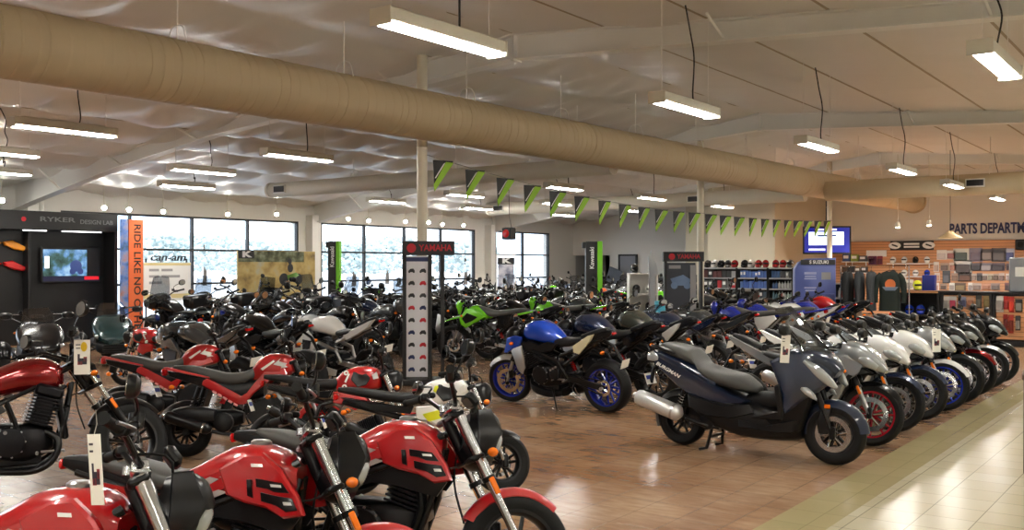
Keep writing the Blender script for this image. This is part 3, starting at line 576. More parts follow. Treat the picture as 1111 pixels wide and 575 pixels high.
# --- faired sport bike
def make_sport(name='sport_motorcycle', steer=10):
    r = empty(name); hd, ax = (.42, .86), (.69, .30); M = steer_matrix(hd, ax, rad(steer))
    wheel(r, 'front_wheel', .69, .30, .12, .222, 6, .165, M=M); wheel(r, 'rear_wheel', -.70, .31, .18, .222, 6, .11, sprocket=True)
    fork(r, hd, ax, M, .105, 'black_metal', 'alu', True, .029, split=.55)
    bars(r, hd, M, -.02, .12, .33, mirror=False, riser=False)
    b = MB(); b.loft([(.30, .90, .10, .06, -20), (.42, .915, .17, .10, -24), (.54, .89, .185, .11, -28), (.66, .83, .15, .095, -30), (.76, .765, .09, .055, -32), (.82, .72, .03, .02, -34)], 0, 22, 3.6); o = b.build('front_fairing', 'paint', r)
    for s in (1, -1):
        k = MB(); k.loft([(.60, .84, .03, .03, -34, s * .03), (.68, .80, .05, .05, -34, s * .01), (.76, .75, .03, .03, -34, s * -.03)], 0, 12, 2.8, y=s * .105); k.build('headlight_lens', 'clear_lens', o)
        k = MB(); k.plate([(.46, .79), (.62, .76), (.72, .70), (.64, .67), (.5, .70)], s * .10, s * .165, 0, .01, lambda q, s=s: Vector((q.x, q.y - s * .35 * max(0, q.x - .55), q.z))); k.build('air_intake', 'plastic', o)
        k = MB(); k.tube([(.48, s * .16, .98), (.44, s * .26, 1.06), (.43, s * .3, 1.08)], [.012, .01, .01], 0, 6, smooth=3); k.loft([(.47, 1.09, .06, .035), (.44, 1.095, .085, .05), (.415, 1.095, .085, .05)], 0, 14, 2.4, y=s * .34, sub=2); mo = k.build('mirror', 'satin', r)
        q = MB(); q.loft([(.414, 1.095, .075, .043), (.411, 1.095, .075, .043)], 0, 14, 2.4, y=s * .34, sub=1); q.build('mirror_glass', 'mirror_glass', mo)
        b = MB(); f = lambda q, s=s: Vector((q.x, q.y - s * (.5 * max(0, q.x - .45) + .12 * max(0, .4 - q.z)), q.z))
        b.plate([(.3, .86), (.5, .86), (.66, .78), (.62, .70), (.52, .62), (.44, .42), (.3, .3), (.05, .22), (-.16, .22), (-.2, .30), (.0, .34), (.1, .42), (.16, .56), (.12, .66), (.2, .76)], s * .19, s * .225, 0, .014, f); fp = b.build('side_fairing', 'paint', r)
        k = MB(); k.plate([(.2, .69), (.42, .71), (.56, .66), (.5, .58), (.36, .54), (.24, .58)], s * .22, s * .229, 0, .001, f); k.build('fairing_vent', 'plastic', fp); k = MB(); k.plate([(.06, .3), (.3, .40), (.40, .48), (.34, .34), (.1, .25)], s * .218, s * .228, 0, .001, f); k.build('fairing_decal', 'accent', fp)
        indicator(r, (.5, s * .17, .7), s, l=.06); indicator(r, (-.78, s * .04, .72), s, l=.06)
        b = MB(); b.plate([(-.28, .77), (-.5, .87), (-.78, .98), (-.86, 1.0), (-.76, .9), (-.55, .78), (-.34, .70)], s * .085, s * .125, 0, .014); b.build('tail_panel', 'paint', r)
    b = MB(); rings = []
    for i in range(7):
        t = i / 6; rg = []
        for e_ in (0, 1):
            for k in range(11):
                u = (-1 + k / 5) * (1 if e_ == 0 else -1); w = .15 * (1 - .35 * t * t); rg.append(Vector((.6 - .3 * t - .1 * u * u * (1 - .3 * t) - .005 * e_, u * w, .955 + .2 * t * (1.3 - .5 * t) - .03 * u * u)))
        rings.append(rg)
    b.ring_stack(rings, 0, True); b.build('windscreen', 'screen_glass', r)
    tubes(r, 'frame', mir([(.38, .05, .82), (.18, .16, .68), (-.18, .16, .56), (-.24, .14, .4)]) + mir([(-.15, .1, .66), (-.75, .05, .9)]), 'alu', .026)
    engine(r, (.03, .4), 1.1, twin=True)
    b = MB(); b.loft([(-.2, .77, .08, .04, 8), (-.1, .82, .13, .08, 6), (.04, .875, .165, .115, 2), (.18, .89, .17, .115, -2), (.28, .87, .14, .09, -6), (.34, .84, .08, .05)], 0, 22, 2.8); t = b.build('fuel_tank', 'paint', r)
    k = MB(); k.rev([(0, 0), (.055, 0), (.055, .01), (.045, .018), (0, .018)], (.16, 0, 1.0), 'z', 18, 0, closed=False); k.build('fuel_cap', 'black_metal', t)
    seat(r, [(-.5, .83, .1, .02, -8), (-.42, .815, .125, .035), (-.25, .785, .13, .04), (-.12, .79, .1, .04, 8)], 'vinyl_black'); b = MB(); b.loft([(-.82, 1.0, .03, .02, -16), (-.72, .975, .07, .03, -16), (-.55, .91, .09, .03, -16), (-.47, .875, .07, .03, -16)], 0, 14, 3); b.build('passenger_seat', 'vinyl_black', r)
    b = MB(); b.loft([(-.9, .99, .03, .02, -16), (-.7, .90, .07, .05, -16), (-.4, .76, .1, .06)], 0, 14, 3); b.build('tail_section', 'satin', r)
    b = MB(); b.box((-.89, 0, .965), (.04, .1, .03), 0, bev=.008); b.build('tail_light', 'red_lens', r); tubes(r, 'plate_bracket', [[(-.7, .0, .88), (-.84, 0, .8), (-.94, 0, .6)]], 'satin', .018); plate_card(r, -.97, .6)
    fender(r, 'front_fender', ax, .325, .14, 25, 165, 'accent', M); fender(r, 'rear_fender', (-.7, .31), .335, .18, 80, 150, 'plastic')
    swingarm(r, (-.2, .4), (-.7, .31), .125, 'alu', .07); kickstand(r, (-.05, .12, .26)); pegs(r, -.28, .4); chain(r, (-.2, .4), (-.7, .31), .11)
    muffler(r, [(.25, -.06, .36), (.26, -.07, .2), (.0, -.1, .16), (-.28, -.14, .3)], .03, (-.28, -.16, .3), (-.72, -.22, .5), .065, canm='alu')
    return r
# --- dual sport bike on wire wheels with a high front fender
def make_dirt(name='dual_sport_motorcycle', steer=12, plated=True):
    r = empty(name); hd, ax = (.40, 1.04), (.71, .345); M = steer_matrix(hd, ax, rad(steer))
    wheel(r, 'front_wheel', .71, .345, .085, .27, 0, .12, M=M, wire=True); wheel(r, 'rear_wheel', -.70, .325, .11, .235, 0, .1, sprocket=True, wire=True)
    fork(r, hd, ax, M, .1, 'black_metal', 'alu', False, .026, gaiter=True, split=.5, reflector=False)
    bars(r, hd, M, .09, .12, .40, mirror=plated, mshape=(.06, .045), mh=.18)
    b = MB(); b.loft([(.40, 1.02, .08, .09, -20), (.47, 1.0, .115, .13, -24), (.53, .96, .10, .11, -26), (.56, .93, .06, .06)], 0, 16, 3); b.xf(M); o = b.build('headlight_mask', 'paint', r)
    b = MB(); b.ell((.545, 0, .945), (.02, .07, .05), 0, 14, 8); b.xf(M); b.build('headlight_lens', 'clear_lens', o)
    b = MB(); b.loft([(.30, .79, .05, .012, -4), (.46, .83, .085, .016, -6), (.66, .81, .08, .016, 6), (.84, .755, .055, .012, 14), (.95, .70, .03, .008, 18)], 0, 14, 3); b.xf(M); b.build('front_fender', 'paint', r)
    tubes(r, 'frame', mir([(.36, .03, .96), (.1, .1, .82), (-.2, .1, .62), (-.26, .1, .38)]) + mir([(.36, .03, .9), (.28, .06, .5), (.1, .08, .28), (-.24, .09, .32)]) + mir([(-.1, .09, .78), (-.7, .06, .9)]) + mir([(-.22, .09, .55), (-.6, .06, .86)]), 'black_metal', .017)
    engine(r, (.02, .42), .95, tilt=-10)
    b = MB(); b.loft([(-.08, .87, .08, .05), (.05, .90, .11, .09, -6), (.2, .935, .12, .1, -8), (.29, .94, .09, .07, -8)], 0, 18, 2.8); b.build('fuel_tank', 'paint', r)
    for s in (1, -1):
        b = MB(); f = lambda q, s=s: Vector((q.x, q.y + s * .12 * max(0, q.x - .1), q.z))
        b.plate([(-.05, .86), (.16, .98), (.3, .99), (.46, .84), (.44, .72), (.34, .66), (.2, .74), (.06, .80)], s * .11, s * .135, 0, .01, f); p = b.build('radiator_shroud', 'paint', r)
        k = MB(); k.plate([(.1, .85), (.3, .92), (.4, .82), (.34, .74), (.22, .78)], s * .128, s * .139, 0, .001, f); k.build('shroud_decal', 'satin', p)
        b = MB(); b.plate([(-.26, .87), (-.62, .92), (-.66, .86), (-.45, .68), (-.28, .66)], s * .09, s * .115, 0, .012); b.build('side_panel', 'accent', r)
        indicator(r, (.44, s * .08, .88), s, M, l=.06); indicator(r, (-.8, s * .05, .82), s, l=.06)
    seat(r, [(-.82, .965, .06, .025, -4), (-.65, .955, .1, .04), (-.4, .92, .11, .05), (-.15, .90, .1, .055), (.05, .95, .08, .05, 10), (.14, .99, .05, .03, 14)])
    b = MB(); b.loft([(-1.08, .99, .045, .012, -10), (-.92, .955, .075, .02, -8), (-.7, .915, .085, .028, -6), (-.5, .89, .08, .03)], 0, 14, 3); b.build('rear_fender', 'paint', r)
    b = MB(); b.box((-.99, 0, .93), (.05, .09, .06), 0, bev=.012); b.build('tail_light', 'red_lens', r); plate_card(r, -1.02, .79)
    swingarm(r, (-.22, .4), (-.70, .325), .1, 'alu', .055); shock(r, (-.3, 0, .46), (-.16, 0, .72)); kickstand(r, (-.1, .1, .3)); pegs(r, -.22, .36); chain(r, (-.22, .4), (-.7, .325))
    muffler(r, [(.14, -.05, .58), (.26, -.09, .52), (.16, -.12, .4), (-.1, -.12, .62), (-.3, -.13, .72)], .02, (-.3, -.13, .72), (-.72, -.15, .88), .05)
    return r
# --- large-wheeled scooter
def make_scooter(name='maxi_scooter', steer=8):
    r = empty(name); hd, ax = (.52, .82), (.735, .264); M = steer_matrix(hd, ax, rad(steer))
    wheel(r, 'front_wheel', .735, .264, .115, .17, 5, .151, M=M); wheel(r, 'rear_wheel', -.73, .245, .13, .155, 5, .1)
    fork(r, hd, ax, M, .085, 'black_metal', 'black_metal', True, .024, reflector=False, split=.6)
    b = MB()
    for s in (1, -1): b.box((.70, s * .125, .50), (.05, .012, .035), 0, bev=.004)
    b.xf(M); b.build('reflector', 'amber', r)
    # dark body: floor tunnel, belly and under-seat hull
    b = MB(); b.loft([(-.62, .44, .10, .10, 10), (-.5, .45, .17, .16, 8), (-.3, .40, .205, .19, 4), (-.05, .335, .215, .175), (.2, .30, .21, .14), (.36, .31, .20, .14), (.46, .34, .17, .15), (.5, .36, .12, .13)], 0, 24, 3.2); b.build('lower_body', 'plastic', r)
    b = MB(); b.loft([(-.05, .42, .07, .12), (.08, .48, .085, .10, -10), (.2, .5, .09, .10, -16), (.34, .58, .12, .13, -20), (.42, .66, .13, .14, -24)], 0, 16, 3); b.build('floor_tunnel', 'plastic', r)
    # blue rear body sweeping from under the seat up to the tail
    for s in (1, -1):
        b = MB(); f = lambda q, s=s: Vector((q.x, q.y - s * (.16 * max(0, -.45 - q.x) + .02), q.z))
        b.plate([(-1.04, .86), (-.98, .89), (-.85, .86), (-.6, .75), (-.35, .63), (-.12, .54), (.04, .50), (.0, .47), (-.15, .45), (-.35, .46), (-.55, .50), (-.72, .58), (-.9, .70), (-1.0, .78)], s * .17, s * .225, 0, .02, f); p = b.build('rear_body_panel', 'paint', r)
        b = MB(); b.plate([(-.55, .50), (-.2, .45), (.05, .47), (.1, .40), (-.1, .33), (-.4, .33), (-.55, .4)], s * .19, s * .225, 0, .015); b.build('lower_trim', 'plastic', r)
        b = MB(); b.plate([(-.05, .27), (.3, .24), (.46, .27), (.5, .38), (.42, .36), (.2, .30), (-.05, .33)], s * .19, s * .23, 0, .015); b.build('floorboard', 'plastic', r)
        # leg shield and front cowl
        b = MB(); f2 = lambda q, s=s: Vector((q.x, q.y - s * (.55 * max(0, q.x - .5) + .1 * max(0, .45 - q.z)), q.z))
        b.plate([(.25, .87), (.40, .935), (.56, .95), (.70, .90), (.77, .79), (.72, .69), (.63, .61), (.54, .55), (.45, .47), (.39, .42), (.37, .46), (.37, .56), (.32, .70)], s * .19, s * .245, 0, .018, f2); p2 = b.build('leg_shield', 'paint', r)
        b = MB(); b.plate([(.36, .46), (.45, .50), (.55, .57), (.61, .61), (.57, .46), (.51, .29), (.42, .25), (.28, .30), (.2, .36), (.3, .42)], s * .17, s * .232, 0, .014, f2); b.build('lower_shield', 'plastic', r)
        k = MB(); k.loft([(.545, .885, .012, .015, -38, s * .03), (.60, .855, .03, .03, -38, s * .022), (.68, .785, .036, .044, -38, s * .005), (.75, .715, .03, .036, -38, s * -.025), (.80, .665, .012, .015, -38, s * -.05)], 0, 14, 2.6, y=s * .165); k.build('headlight_lens', 'clear_lens', p2)
        k = MB(); k.loft([(.53, .655, .01, .012, -30), (.57, .64, .022, .03, -30), (.63, .60, .02, .026, -30), (.665, .57, .008, .01)], 0, 12, 2.4, y=s * .215); k.build('turn_signal', 'clear_lens', p2)
        k = MB(); k.plate([(.08, .36), (.34, .42), (.30, .66), (.34, .68), (.38, .46), (.36, .36)], s * .21, s * .243, 0, .01, f2); k.build('shield_trim', 'plastic', p2)
        k = MB(); k.loft([(-1.05, .82, .02, .035), (-1.0, .83, .04, .05), (-.92, .82, .03, .04)], 0, 12, 2.6, y=s * .1); k.build('tail_light', 'red_lens' if s > 0 else 'clear_lens', r)
        # mirrors on the cowl
        k = MB(); k.tube([(.52, s * .15, .98), (.48, s * .26, 1.1), (.46, s * .32, 1.14)], .01, 0, 6, smooth=3); k.loft([(.49, 1.15, .05, .035), (.46, 1.16, .085, .055), (.435, 1.16, .085, .055)], 0, 14, 2.4, y=s * .37, sub=2); mo = k.build('mirror', 'satin', r)
        q = MB(); q.loft([(.434, 1.16, .075, .047), (.431, 1.16, .075, .047)], 0, 14, 2.4, y=s * .37, sub=1); q.build('mirror_glass', 'mirror_glass', mo)
    b = MB(); b.loft([(.34, .92, .17, .035, -14), (.46, .94, .20, .06, -18), (.58, .92, .19, .07, -24), (.70, .86, .14, .07, -30), (.78, .78, .07, .05, -36)], 0, 20, 2.8); b.build('front_cowl', 'paint', r)
    b = MB(); b.loft([(.28, .80, .16, .10, -16), (.36, .84, .18, .10, -18), (.5, .84, .17, .08, -18)], 0, 16, 3.2); b.build('dashboard', 'plastic', r)
    b = MB(); b.loft([(-1.06, .84, .03, .02), (-1.0, .85, .10, .035), (-.85, .83, .15, .05), (-.55, .70, .17, .08), (-.3, .60, .17, .08)], 0, 18, 3); b.build('tail_section', 'paint', r)
    b = MB(); b.loft([(-.96, .90, .07, .02, -10), (-.90, .92, .13, .045, -12), (-.75, .89, .155, .065, -14), (-.62, .855, .165, .07, -8), (-.535, .815, .165, .07, 28), (-.47, .735, .172, .07, 24), (-.36, .69, .178, .07), (-.26, .665, .18, .075), (-.1, .635, .16, .075), (.02, .60, .11, .05, 14), (.06, .58, .06, .03)], 0, 22, 2.6, sub=4); se = b.build('seat', 'vinyl', r, sharp=60)
    tubes(r, 'grab_rail', mir([(-.72, .15, .87), (-.86, .17, .92), (-.98, .13, .93), (-1.03, .05, .92)]), 'satin', .014, 4)
    # windscreen
    b = MB(); rings = []
    for i in range(9):
        t = i / 8; rg = []
        for e_ in (0, 1):
            for k in range(13):
                u = (-1 + k / 6) * (1 if e_ == 0 else -1); w = .20 * (1 - .45 * t ** 2.2); rg.append(Vector((.74 - .40 * t - .16 * u * u * (1 - .4 * t) - .005 * e_, u * w, .90 + .44 * t * (1.15 - .15 * t) - .02 * u * u)))
        rings.append(rg)
    b.ring_stack(rings, 0, True); b.build('windscreen', 'screen_glass', r)
    bars(r, (.40, .88), Matrix.Identity(4), .07, .12, .34, mirror=False, riser=False)
    fender(r, 'front_fender', ax, .292, .17, 5, 185, 'paint', M)
    b = MB(); b.plate([(.62, .264), (.60, .36), (.66, .5), (.72, .5), (.70, .36), (.70, .26)], -.075, -.09, 0, .004); b.plate([(.62, .264), (.60, .36), (.66, .5), (.72, .5), (.70, .36), (.70, .26)], .075, .09, 0, .004); b.xf(M); b.build('fender_bracket', 'satin', r)
    b = MB(); b.loft([(-.86, .30, .05, .05), (-.72, .33, .08, .08), (-.5, .33, .10, .10), (-.3, .30, .09, .09), (-.2, .3, .05, .06)], 0, 16, 3, y=.13); b.loft([(-.6, .33, .07, .08), (-.4, .31, .12, .1), (-.22, .29, .1, .08)], 0, 16, 3, y=-.04); b.rev([(0, -.1), (.075, -.1), (.075, -.15), (.05, -.165), (0, -.165)], (-.4, 0, .27), 'y', 18, 1, closed=False); b.build('engine', ['satin', 'engine'], r)
    fender(r, 'rear_fender', (-.73, .245), .29, .17, 75, 200, 'plastic')
    for s in (1, -1): shock(r, (-.72, s * .13, .3), (-.62, s * .14, .58), .028, 'steel')
    tubes(r, 'center_stand', mir([(-.36, .10, .24), (-.40, .15, .03), (-.47, .16, .012)]) + [[(-.38, -.13, .13), (-.38, .13, .13)]], 'black_metal', .015)
    muffler(r, [(-.3, -.1, .22), (-.42, -.16, .24), (-.58, -.2, .29)], .022, (-.62, -.205, .315), (-1.1, -.235, .455), .076, canm='can_silver', tip='alu')
    plate_card(r, -1.09, .6); tubes(r, 'plate_bracket', [[(-.95, 0, .78), (-1.05, 0, .7), (-1.08, 0, .56)]], 'satin', .02)
    t = text('body_lettering', 'BURGMAN', .045, 'white_paint', (-.76, -.2305, .725), (PI / 2, rad(24.5), 0), r, .0015, bold=.001, shear=.25, sx=1.25)
    return r
# --- three-wheeled roadster, seen from the nose
def make_trike(name='three_wheel_roadster'):
    r = empty(name)
    for s in (1, -1):
        b = MB(); M = Matrix.Translation((0, s * .56, 0)); wheel(r, 'front_wheel', .85, .30, .19, .19, 5, .12, M=M)
        fn = fender(r, 'front_fender', (.85, .30), .345, .24, 20, 160, 'satin', M)
        b.tube([(.55, s * .15, .42), (.84, s * .46, .34)], .022, 0, 8); b.tube([(.95, s * .15, .36), (.86, s * .46, .28)], .022, 0, 8); b.build('suspension_arm', 'black_metal', r)
        b = MB(); b.ell((1.06, s * .24, .56), (.06, .10, .045), 0, 14, 8); b.build('headlight_lens', 'clear_lens', r)
        b = MB(); b.tube([(.42, s * .25, .92), (.38, s * .42, 1.0)], .012, 0, 6); b.loft([(.42, 1.02, .06, .04), (.38, 1.03, .1, .06), (.36, 1.03, .1, .06)], 0, 12, 2.4, y=s * .48, sub=2); mo = b.build('mirror', 'satin', r); k = MB(); k.loft([(.359, 1.03, .09, .052), (.356, 1.03, .09, .052)], 0, 12, 2.4, y=s * .48, sub=1); k.build('mirror_glass', 'mirror_glass', mo)
        b = MB(); b.plate([(.5, .72), (.9, .66), (1.0, .5), (.8, .36), (.3, .30), (-.1, .34), (.1, .5), (.3, .62)], s * .24, s * .29, 0, .02); b.build('side_panel', 'satin', r)
        indicator(r, (-1.0, s * .12, .66), s)
    wheel(r, 'rear_wheel', -.86, .31, .23, .19, 5, .12)
    b = MB(); b.loft([(.2, .74, .2, .14, -8), (.4, .78, .30, .17, -12), (.62, .75, .36, .16, -16), (.85, .66, .36, .14, -20), (1.05, .56, .30, .11, -24), (1.18, .48, .2, .07, -26), (1.22, .45, .1, .04)], 0, 24, 2.8); b.build('hood', 'paint', r)
    b = MB(); b.loft([(.5, .36, .22, .1), (.85, .36, .3, .13), (1.1, .34, .28, .11), (1.2, .33, .2, .08)], 0, 18, 3.4)
    for k in range(4): b.box((1.2, 0, .27 + .045 * k), (.05, .36, .015), 0)
    b.build('grille', 'plastic', r)
    b = MB(); b.loft([(-.9, .5, .1, .1), (-.5, .46, .2, .17), (0, .46, .24, .2), (.4, .48, .24, .22)], 0, 18, 3); b.build('body', 'plastic', r)
    b = MB(); rings = []
    for i in range(6):
        t = i / 5; rg = []
        for e_ in (0, 1):
            for k in range(11):
                u = (-1 + k / 5) * (1 if e_ == 0 else -1); rg.append(Vector((.62 - .24 * t - .1 * u * u - .006 * e_, u * .26 * (1 - .3 * t * t), .88 + .28 * t)))
        rings.append(rg)
    b.ring_stack(rings, 0, True); b.build('windscreen', 'screen_glass', r)
    bars(r, (.30, .92), Matrix.Identity(4), .08, .18, .40, mirror=False); dash(r, (.36, 0, 1.0), Matrix.Identity(4), .2, .1)
    seat(r, [(-.95, .84, .1, .04, -6), (-.7, .81, .16, .06), (-.5, .74, .17, .06), (-.25, .70, .17, .07), (-.05, .74, .13, .06, 10)], 'vinyl_black')
    b = MB(); b.loft([(-1.1, .74, .1, .05), (-.9, .73, .15, .07), (-.5, .64, .19, .1), (0, .62, .18, .1)], 0, 16, 3); b.build('tail_section', 'paint', r)
    b = MB(); b.box((-1.1, 0, .74), (.04, .18, .05), 0); b.build('tail_light', 'red_lens', r); fender(r, 'rear_fender', (-.86, .31), .36, .26, 60, 170, 'plastic'); swingarm(r, (-.4, .4), (-.86, .31), .15)
    muffler(r, [(.0, -.2, .3), (-.2, -.24, .26), (-.3, -.25, .28)], .03, (-.3, -.26, .28), (-.8, -.27, .36), .07)
    return r
mat('can_silver', 'd6d8da', .38, metal=.6)
mat('alu_matt', 'b8babc', .35, metal=.85)
# ================================================================ the hall
UW0, UW1, VW0, VW1 = -6.0, 35.0, -7.0, 22.4
RV, RZ = 8.2, 5.05
def roof(v): return RZ - (.1 * (v - RV) if v > RV else .08 * (RV - v))
def nodes(m): return m.node_tree.nodes, m.node_tree.links, m.node_tree.nodes['Principled BSDF']
# floor: rust-brown stone tile, an olive border course, then the cream tile of the aisle
def floor_material():
    m = mat('floor_tile', 'b08a68', .3); N, L, b = nodes(m)
    tc = N.new('ShaderNodeTexCoord'); sp = N.new('ShaderNodeSeparateXYZ'); L.new(tc.outputs['Object'], sp.inputs[0])
    def br(c1, c2, mort, s, ms):
        t = N.new('ShaderNodeTexBrick'); t.offset = 0; t.squash = 1; L.new(tc.outputs['Object'], t.inputs['Vector'])
        t.inputs['Color1'].default_value = srgb(c1); t.inputs['Color2'].default_value = srgb(c2); t.inputs['Mortar'].default_value = srgb(mort)
        t.inputs['Scale'].default_value = 1; t.inputs['Brick Width'].default_value = s; t.inputs['Row Height'].default_value = s; t.inputs['Mortar Size'].default_value = ms; t.inputs['Mortar Smooth'].default_value = .3
        return t
    b1 = br('bba790', 'b19c86', '8c7864', .33, .003); b2 = br('b9b096', 'b2a88c', '857d68', .335, .004); b3 = br('a3966f', '9d9069', '867b58', .37, .003)
    mp = N.new('ShaderNodeMapping'); L.new(tc.outputs['Object'], mp.inputs[0]); mp.inputs['Rotation'].default_value = (0, 0, rad(-38)); mp.inputs['Scale'].default_value = (7, 1.6, 1)
    n1 = N.new('ShaderNodeTexNoise'); L.new(mp.outputs[0], n1.inputs['Vector']); n1.inputs['Scale'].default_value = 2.2; n1.inputs['Detail'].default_value = 9; n1.inputs['Roughness'].default_value = .65
    r1 = N.new('ShaderNodeValToRGB'); L.new(n1.outputs['Fac'], r1.inputs[0]); r1.color_ramp.elements[0].position = .25; r1.color_ramp.elements[1].position = .8
    r1.color_ramp.elements[0].color = srgb('c6a68a'); r1.color_ramp.elements[1].color = srgb('fff4ea')
    x1 = N.new('ShaderNodeMixRGB'); x1.blend_type = 'MULTIPLY'; x1.inputs[0].default_value = .9; L.new(b1.outputs['Color'], x1.inputs[1]); L.new(r1.outputs[0], x1.inputs[2])
    n2 = N.new('ShaderNodeTexNoise'); L.new(tc.outputs['Object'], n2.inputs['Vector']); n2.inputs['Scale'].default_value = .8; n2.inputs['Detail'].default_value = 5
    r2 = N.new('ShaderNodeValToRGB'); L.new(n2.outputs['Fac'], r2.inputs[0]); r2.color_ramp.elements[0].position = .35; r2.color_ramp.elements[1].position = .65; r2.color_ramp.elements[0].color = srgb('c8ac92'); r2.color_ramp.elements[1].color = (1, 1, 1, 1)  # broad tile tone variation, deepened to imitate sheen and shade on the floor
    x2 = N.new('ShaderNodeMixRGB'); x2.blend_type = 'MULTIPLY'; x2.inputs[0].default_value = .8; L.new(x1.outputs[0], x2.inputs[1]); L.new(r2.outputs[0], x2.inputs[2])
    def step(edge):
        g = N.new('ShaderNodeMath'); g.operation = 'GREATER_THAN'; L.new(sp.outputs['Y'], g.inputs[0]); g.inputs[1].default_value = edge; return g
    m1 = N.new('ShaderNodeMixRGB'); L.new(step(2.08).outputs[0], m1.inputs[0]); L.new(b2.outputs['Color'], m1.inputs[1]); L.new(b3.outputs['Color'], m1.inputs[2])
    m2 = N.new('ShaderNodeMixRGB'); L.new(step(2.46).outputs[0], m2.inputs[0]); L.new(m1.outputs[0], m2.inputs[1]); L.new(x2.outputs[0], m2.inputs[2])
    L.new(m2.outputs[0], b.inputs['Base Color'])
    n3 = N.new('ShaderNodeTexNoise'); L.new(tc.outputs['Object'], n3.inputs['Vector']); n3.inputs['Scale'].default_value = 3; n3.inputs['Detail'].default_value = 4
    mr = N.new('ShaderNodeMapRange'); L.new(n3.outputs['Fac'], mr.inputs[0]); mr.inputs['To Min'].default_value = .23; mr.inputs['To Max'].default_value = .24; L.new(mr.outputs[0], b.inputs['Roughness'])
    b.inputs['Specular IOR Level'].default_value = .55
    return m
floor_material()
b = MB(); b.box(((UW0 + UW1) / 2, (VW0 + VW1) / 2, -.1), (UW1 - UW0 + 1, VW1 - VW0 + 1, .2), bev=0); struct(b.build('floor', 'floor_tile'))
mat('wall_white', 'e2e0da', .7, bump=.03, bscale=40); mat('wall_beige', 'c4bca8', .7, bump=.03, bscale=40); mat('wall_shaded_grey', 'a9a8a6', .7)
mat('steel_white', 'ecebe6', .5); mat('frame_dark', '1c1d20', .4); mat('wainscot', '38383a', .55)
# window wall
wins = [(2.9, 10.9, 4), (12.42, 19.8, 4), (20.7, 28.3, 4), (29.56, 33.2, 2)]
SILL, HEAD = .3, 3.0
mg = mat('window_glass', 'ffffff', .02); N, L, b_ = nodes(mg)
tr = N.new('ShaderNodeBsdfTransparent'); tr.inputs[0].default_value = (.96, .98, 1, 1); gl = N.new('ShaderNodeBsdfGlossy'); gl.inputs['Roughness'].default_value = .02; mx = N.new('ShaderNodeMixShader'); fr = N.new('ShaderNodeFresnel'); fr.inputs[0].default_value = 1.2
L.new(fr.outputs[0], mx.inputs[0]); L.new(tr.outputs[0], mx.inputs[1]); L.new(gl.outputs[0], mx.inputs[2]); L.new(mx.outputs[0], N['Material Output'].inputs[0])
b = MB(); zt = 4.2
edges = [UW0 - .2]
for a, c, n in wins: edges += [a, c]
edges.append(UW1 + .2)
for i in range(0, len(edges), 2):
    b.box(((edges[i] + edges[i + 1]) / 2, VW1 + .15, zt / 2), (edges[i + 1] - edges[i], .3, zt), bev=0)
for a, c, n in wins:
    b.box(((a + c) / 2, VW1 + .15, SILL / 2), (c - a, .3, SILL), bev=0); b.box(((a + c) / 2, VW1 + .15, (HEAD + zt) / 2), (c - a, .3, zt - HEAD), bev=0)
struct(b.build('wall_left', 'wall_white'))
for i, (a, c, n) in enumerate(wins):
    b = MB(); y = VW1 + .06; f = .055
    for k in range(n + 1): b.box((a + (c - a) * k / n + (f / 2 if k == 0 else -f / 2 if k == n else 0), y, (SILL + HEAD) / 2), (f, .12, HEAD - SILL), bev=.006)
    for k in range(4): b.box(((a + c) / 2, y, SILL + (HEAD - SILL) * k / 3 + (f / 2 if k == 0 else -f / 2 if k == 3 else 0)), (c - a, .11, f), bev=.006)
    w = struct(b.build('window_%d' % (i + 1), 'frame_dark'))
    g = MB(); g.box(((a + c) / 2, y + .01, (SILL + HEAD) / 2), (c - a, .008, HEAD - SILL), bev=0); g.build('pane', 'window_glass', w)
# end wall with the recess and the office bump-out, and the two walls behind the camera
b = MB(); t = .3
b.box((UW1 + t / 2, (VW0 + 20.8) / 2, 2.6), (t, 20.8 - VW0, 5.2), bev=0); b.box((UW1 + t / 2, (20.8 + VW1 + .3) / 2, (2.1 + 5.2) / 2), (t, VW1 + .3 - 20.8, 3.1), bev=0)
struct(b.build('wall_back', 'wall_white'))
b = MB(); b.box((UW1 + 1.9, 21.6, 1.05), (.2, 2.4, 2.1), bev=0); b.box((UW1 + 1, 20.7, 1.05), (2, .2, 2.1), bev=0); b.box((UW1 + 1.1, 22.6, 1.05), (1.6, .2, 2.1), bev=0); b.box((UW1 + 1.15, 21.6, 2.15), (1.7, 2.2, .1), bev=0); b.box((UW1 + 1.15, 21.6, -.05), (1.7, 2.2, .1), bev=0)
struct(b.build('wall_recess', 'wall_shaded_grey'))  # the shade inside the recess is put into this grey
b = MB(); b.box((UW0 - .15, (VW0 + VW1) / 2, 2.6), (.3, VW1 - VW0 + .6, 5.2), bev=0); struct(b.build('wall_front', 'wall_white'))
b = MB(); b.box(((UW0 + UW1) / 2, VW0 - .15, 2.2), (UW1 - UW0 + .6, .3, 4.4), bev=0); struct(b.build('wall_right', 'wall_white'))
b = MB(); b.box((32.5, 12.75, 2.5), (5, 2.3, 5.0), bev=.004); b.box((33.2, 14.6, 2.45), (3.6, 1.6, 4.9), bev=.004); struct(b.build('wall_office', 'wall_beige'))
b = MB(); b.box((UW1 - .02, 18.05, .6), (.04, 5.3, 1.2), bev=.004); struct(b.build('trim_1', 'wainscot'))
b = MB(); b.box((UW1 + 1.78, 21.6, .6), (.04, 1.6, 1.2), bev=.004); struct(b.build('trim_2', 'wainscot'))
b = MB(); b.box((UW1 - .04, 19.72, 1.03), (.06, .74, 2.06), bev=.004); d1 = struct(b.build('door_1', mat('door_grey', '8c8e96', .5)))
k = MB(); 
for y0 in (19.32, 20.12): k.box((UW1 - .05, y0, 1.05), (.09, .07, 2.1), bev=.004)
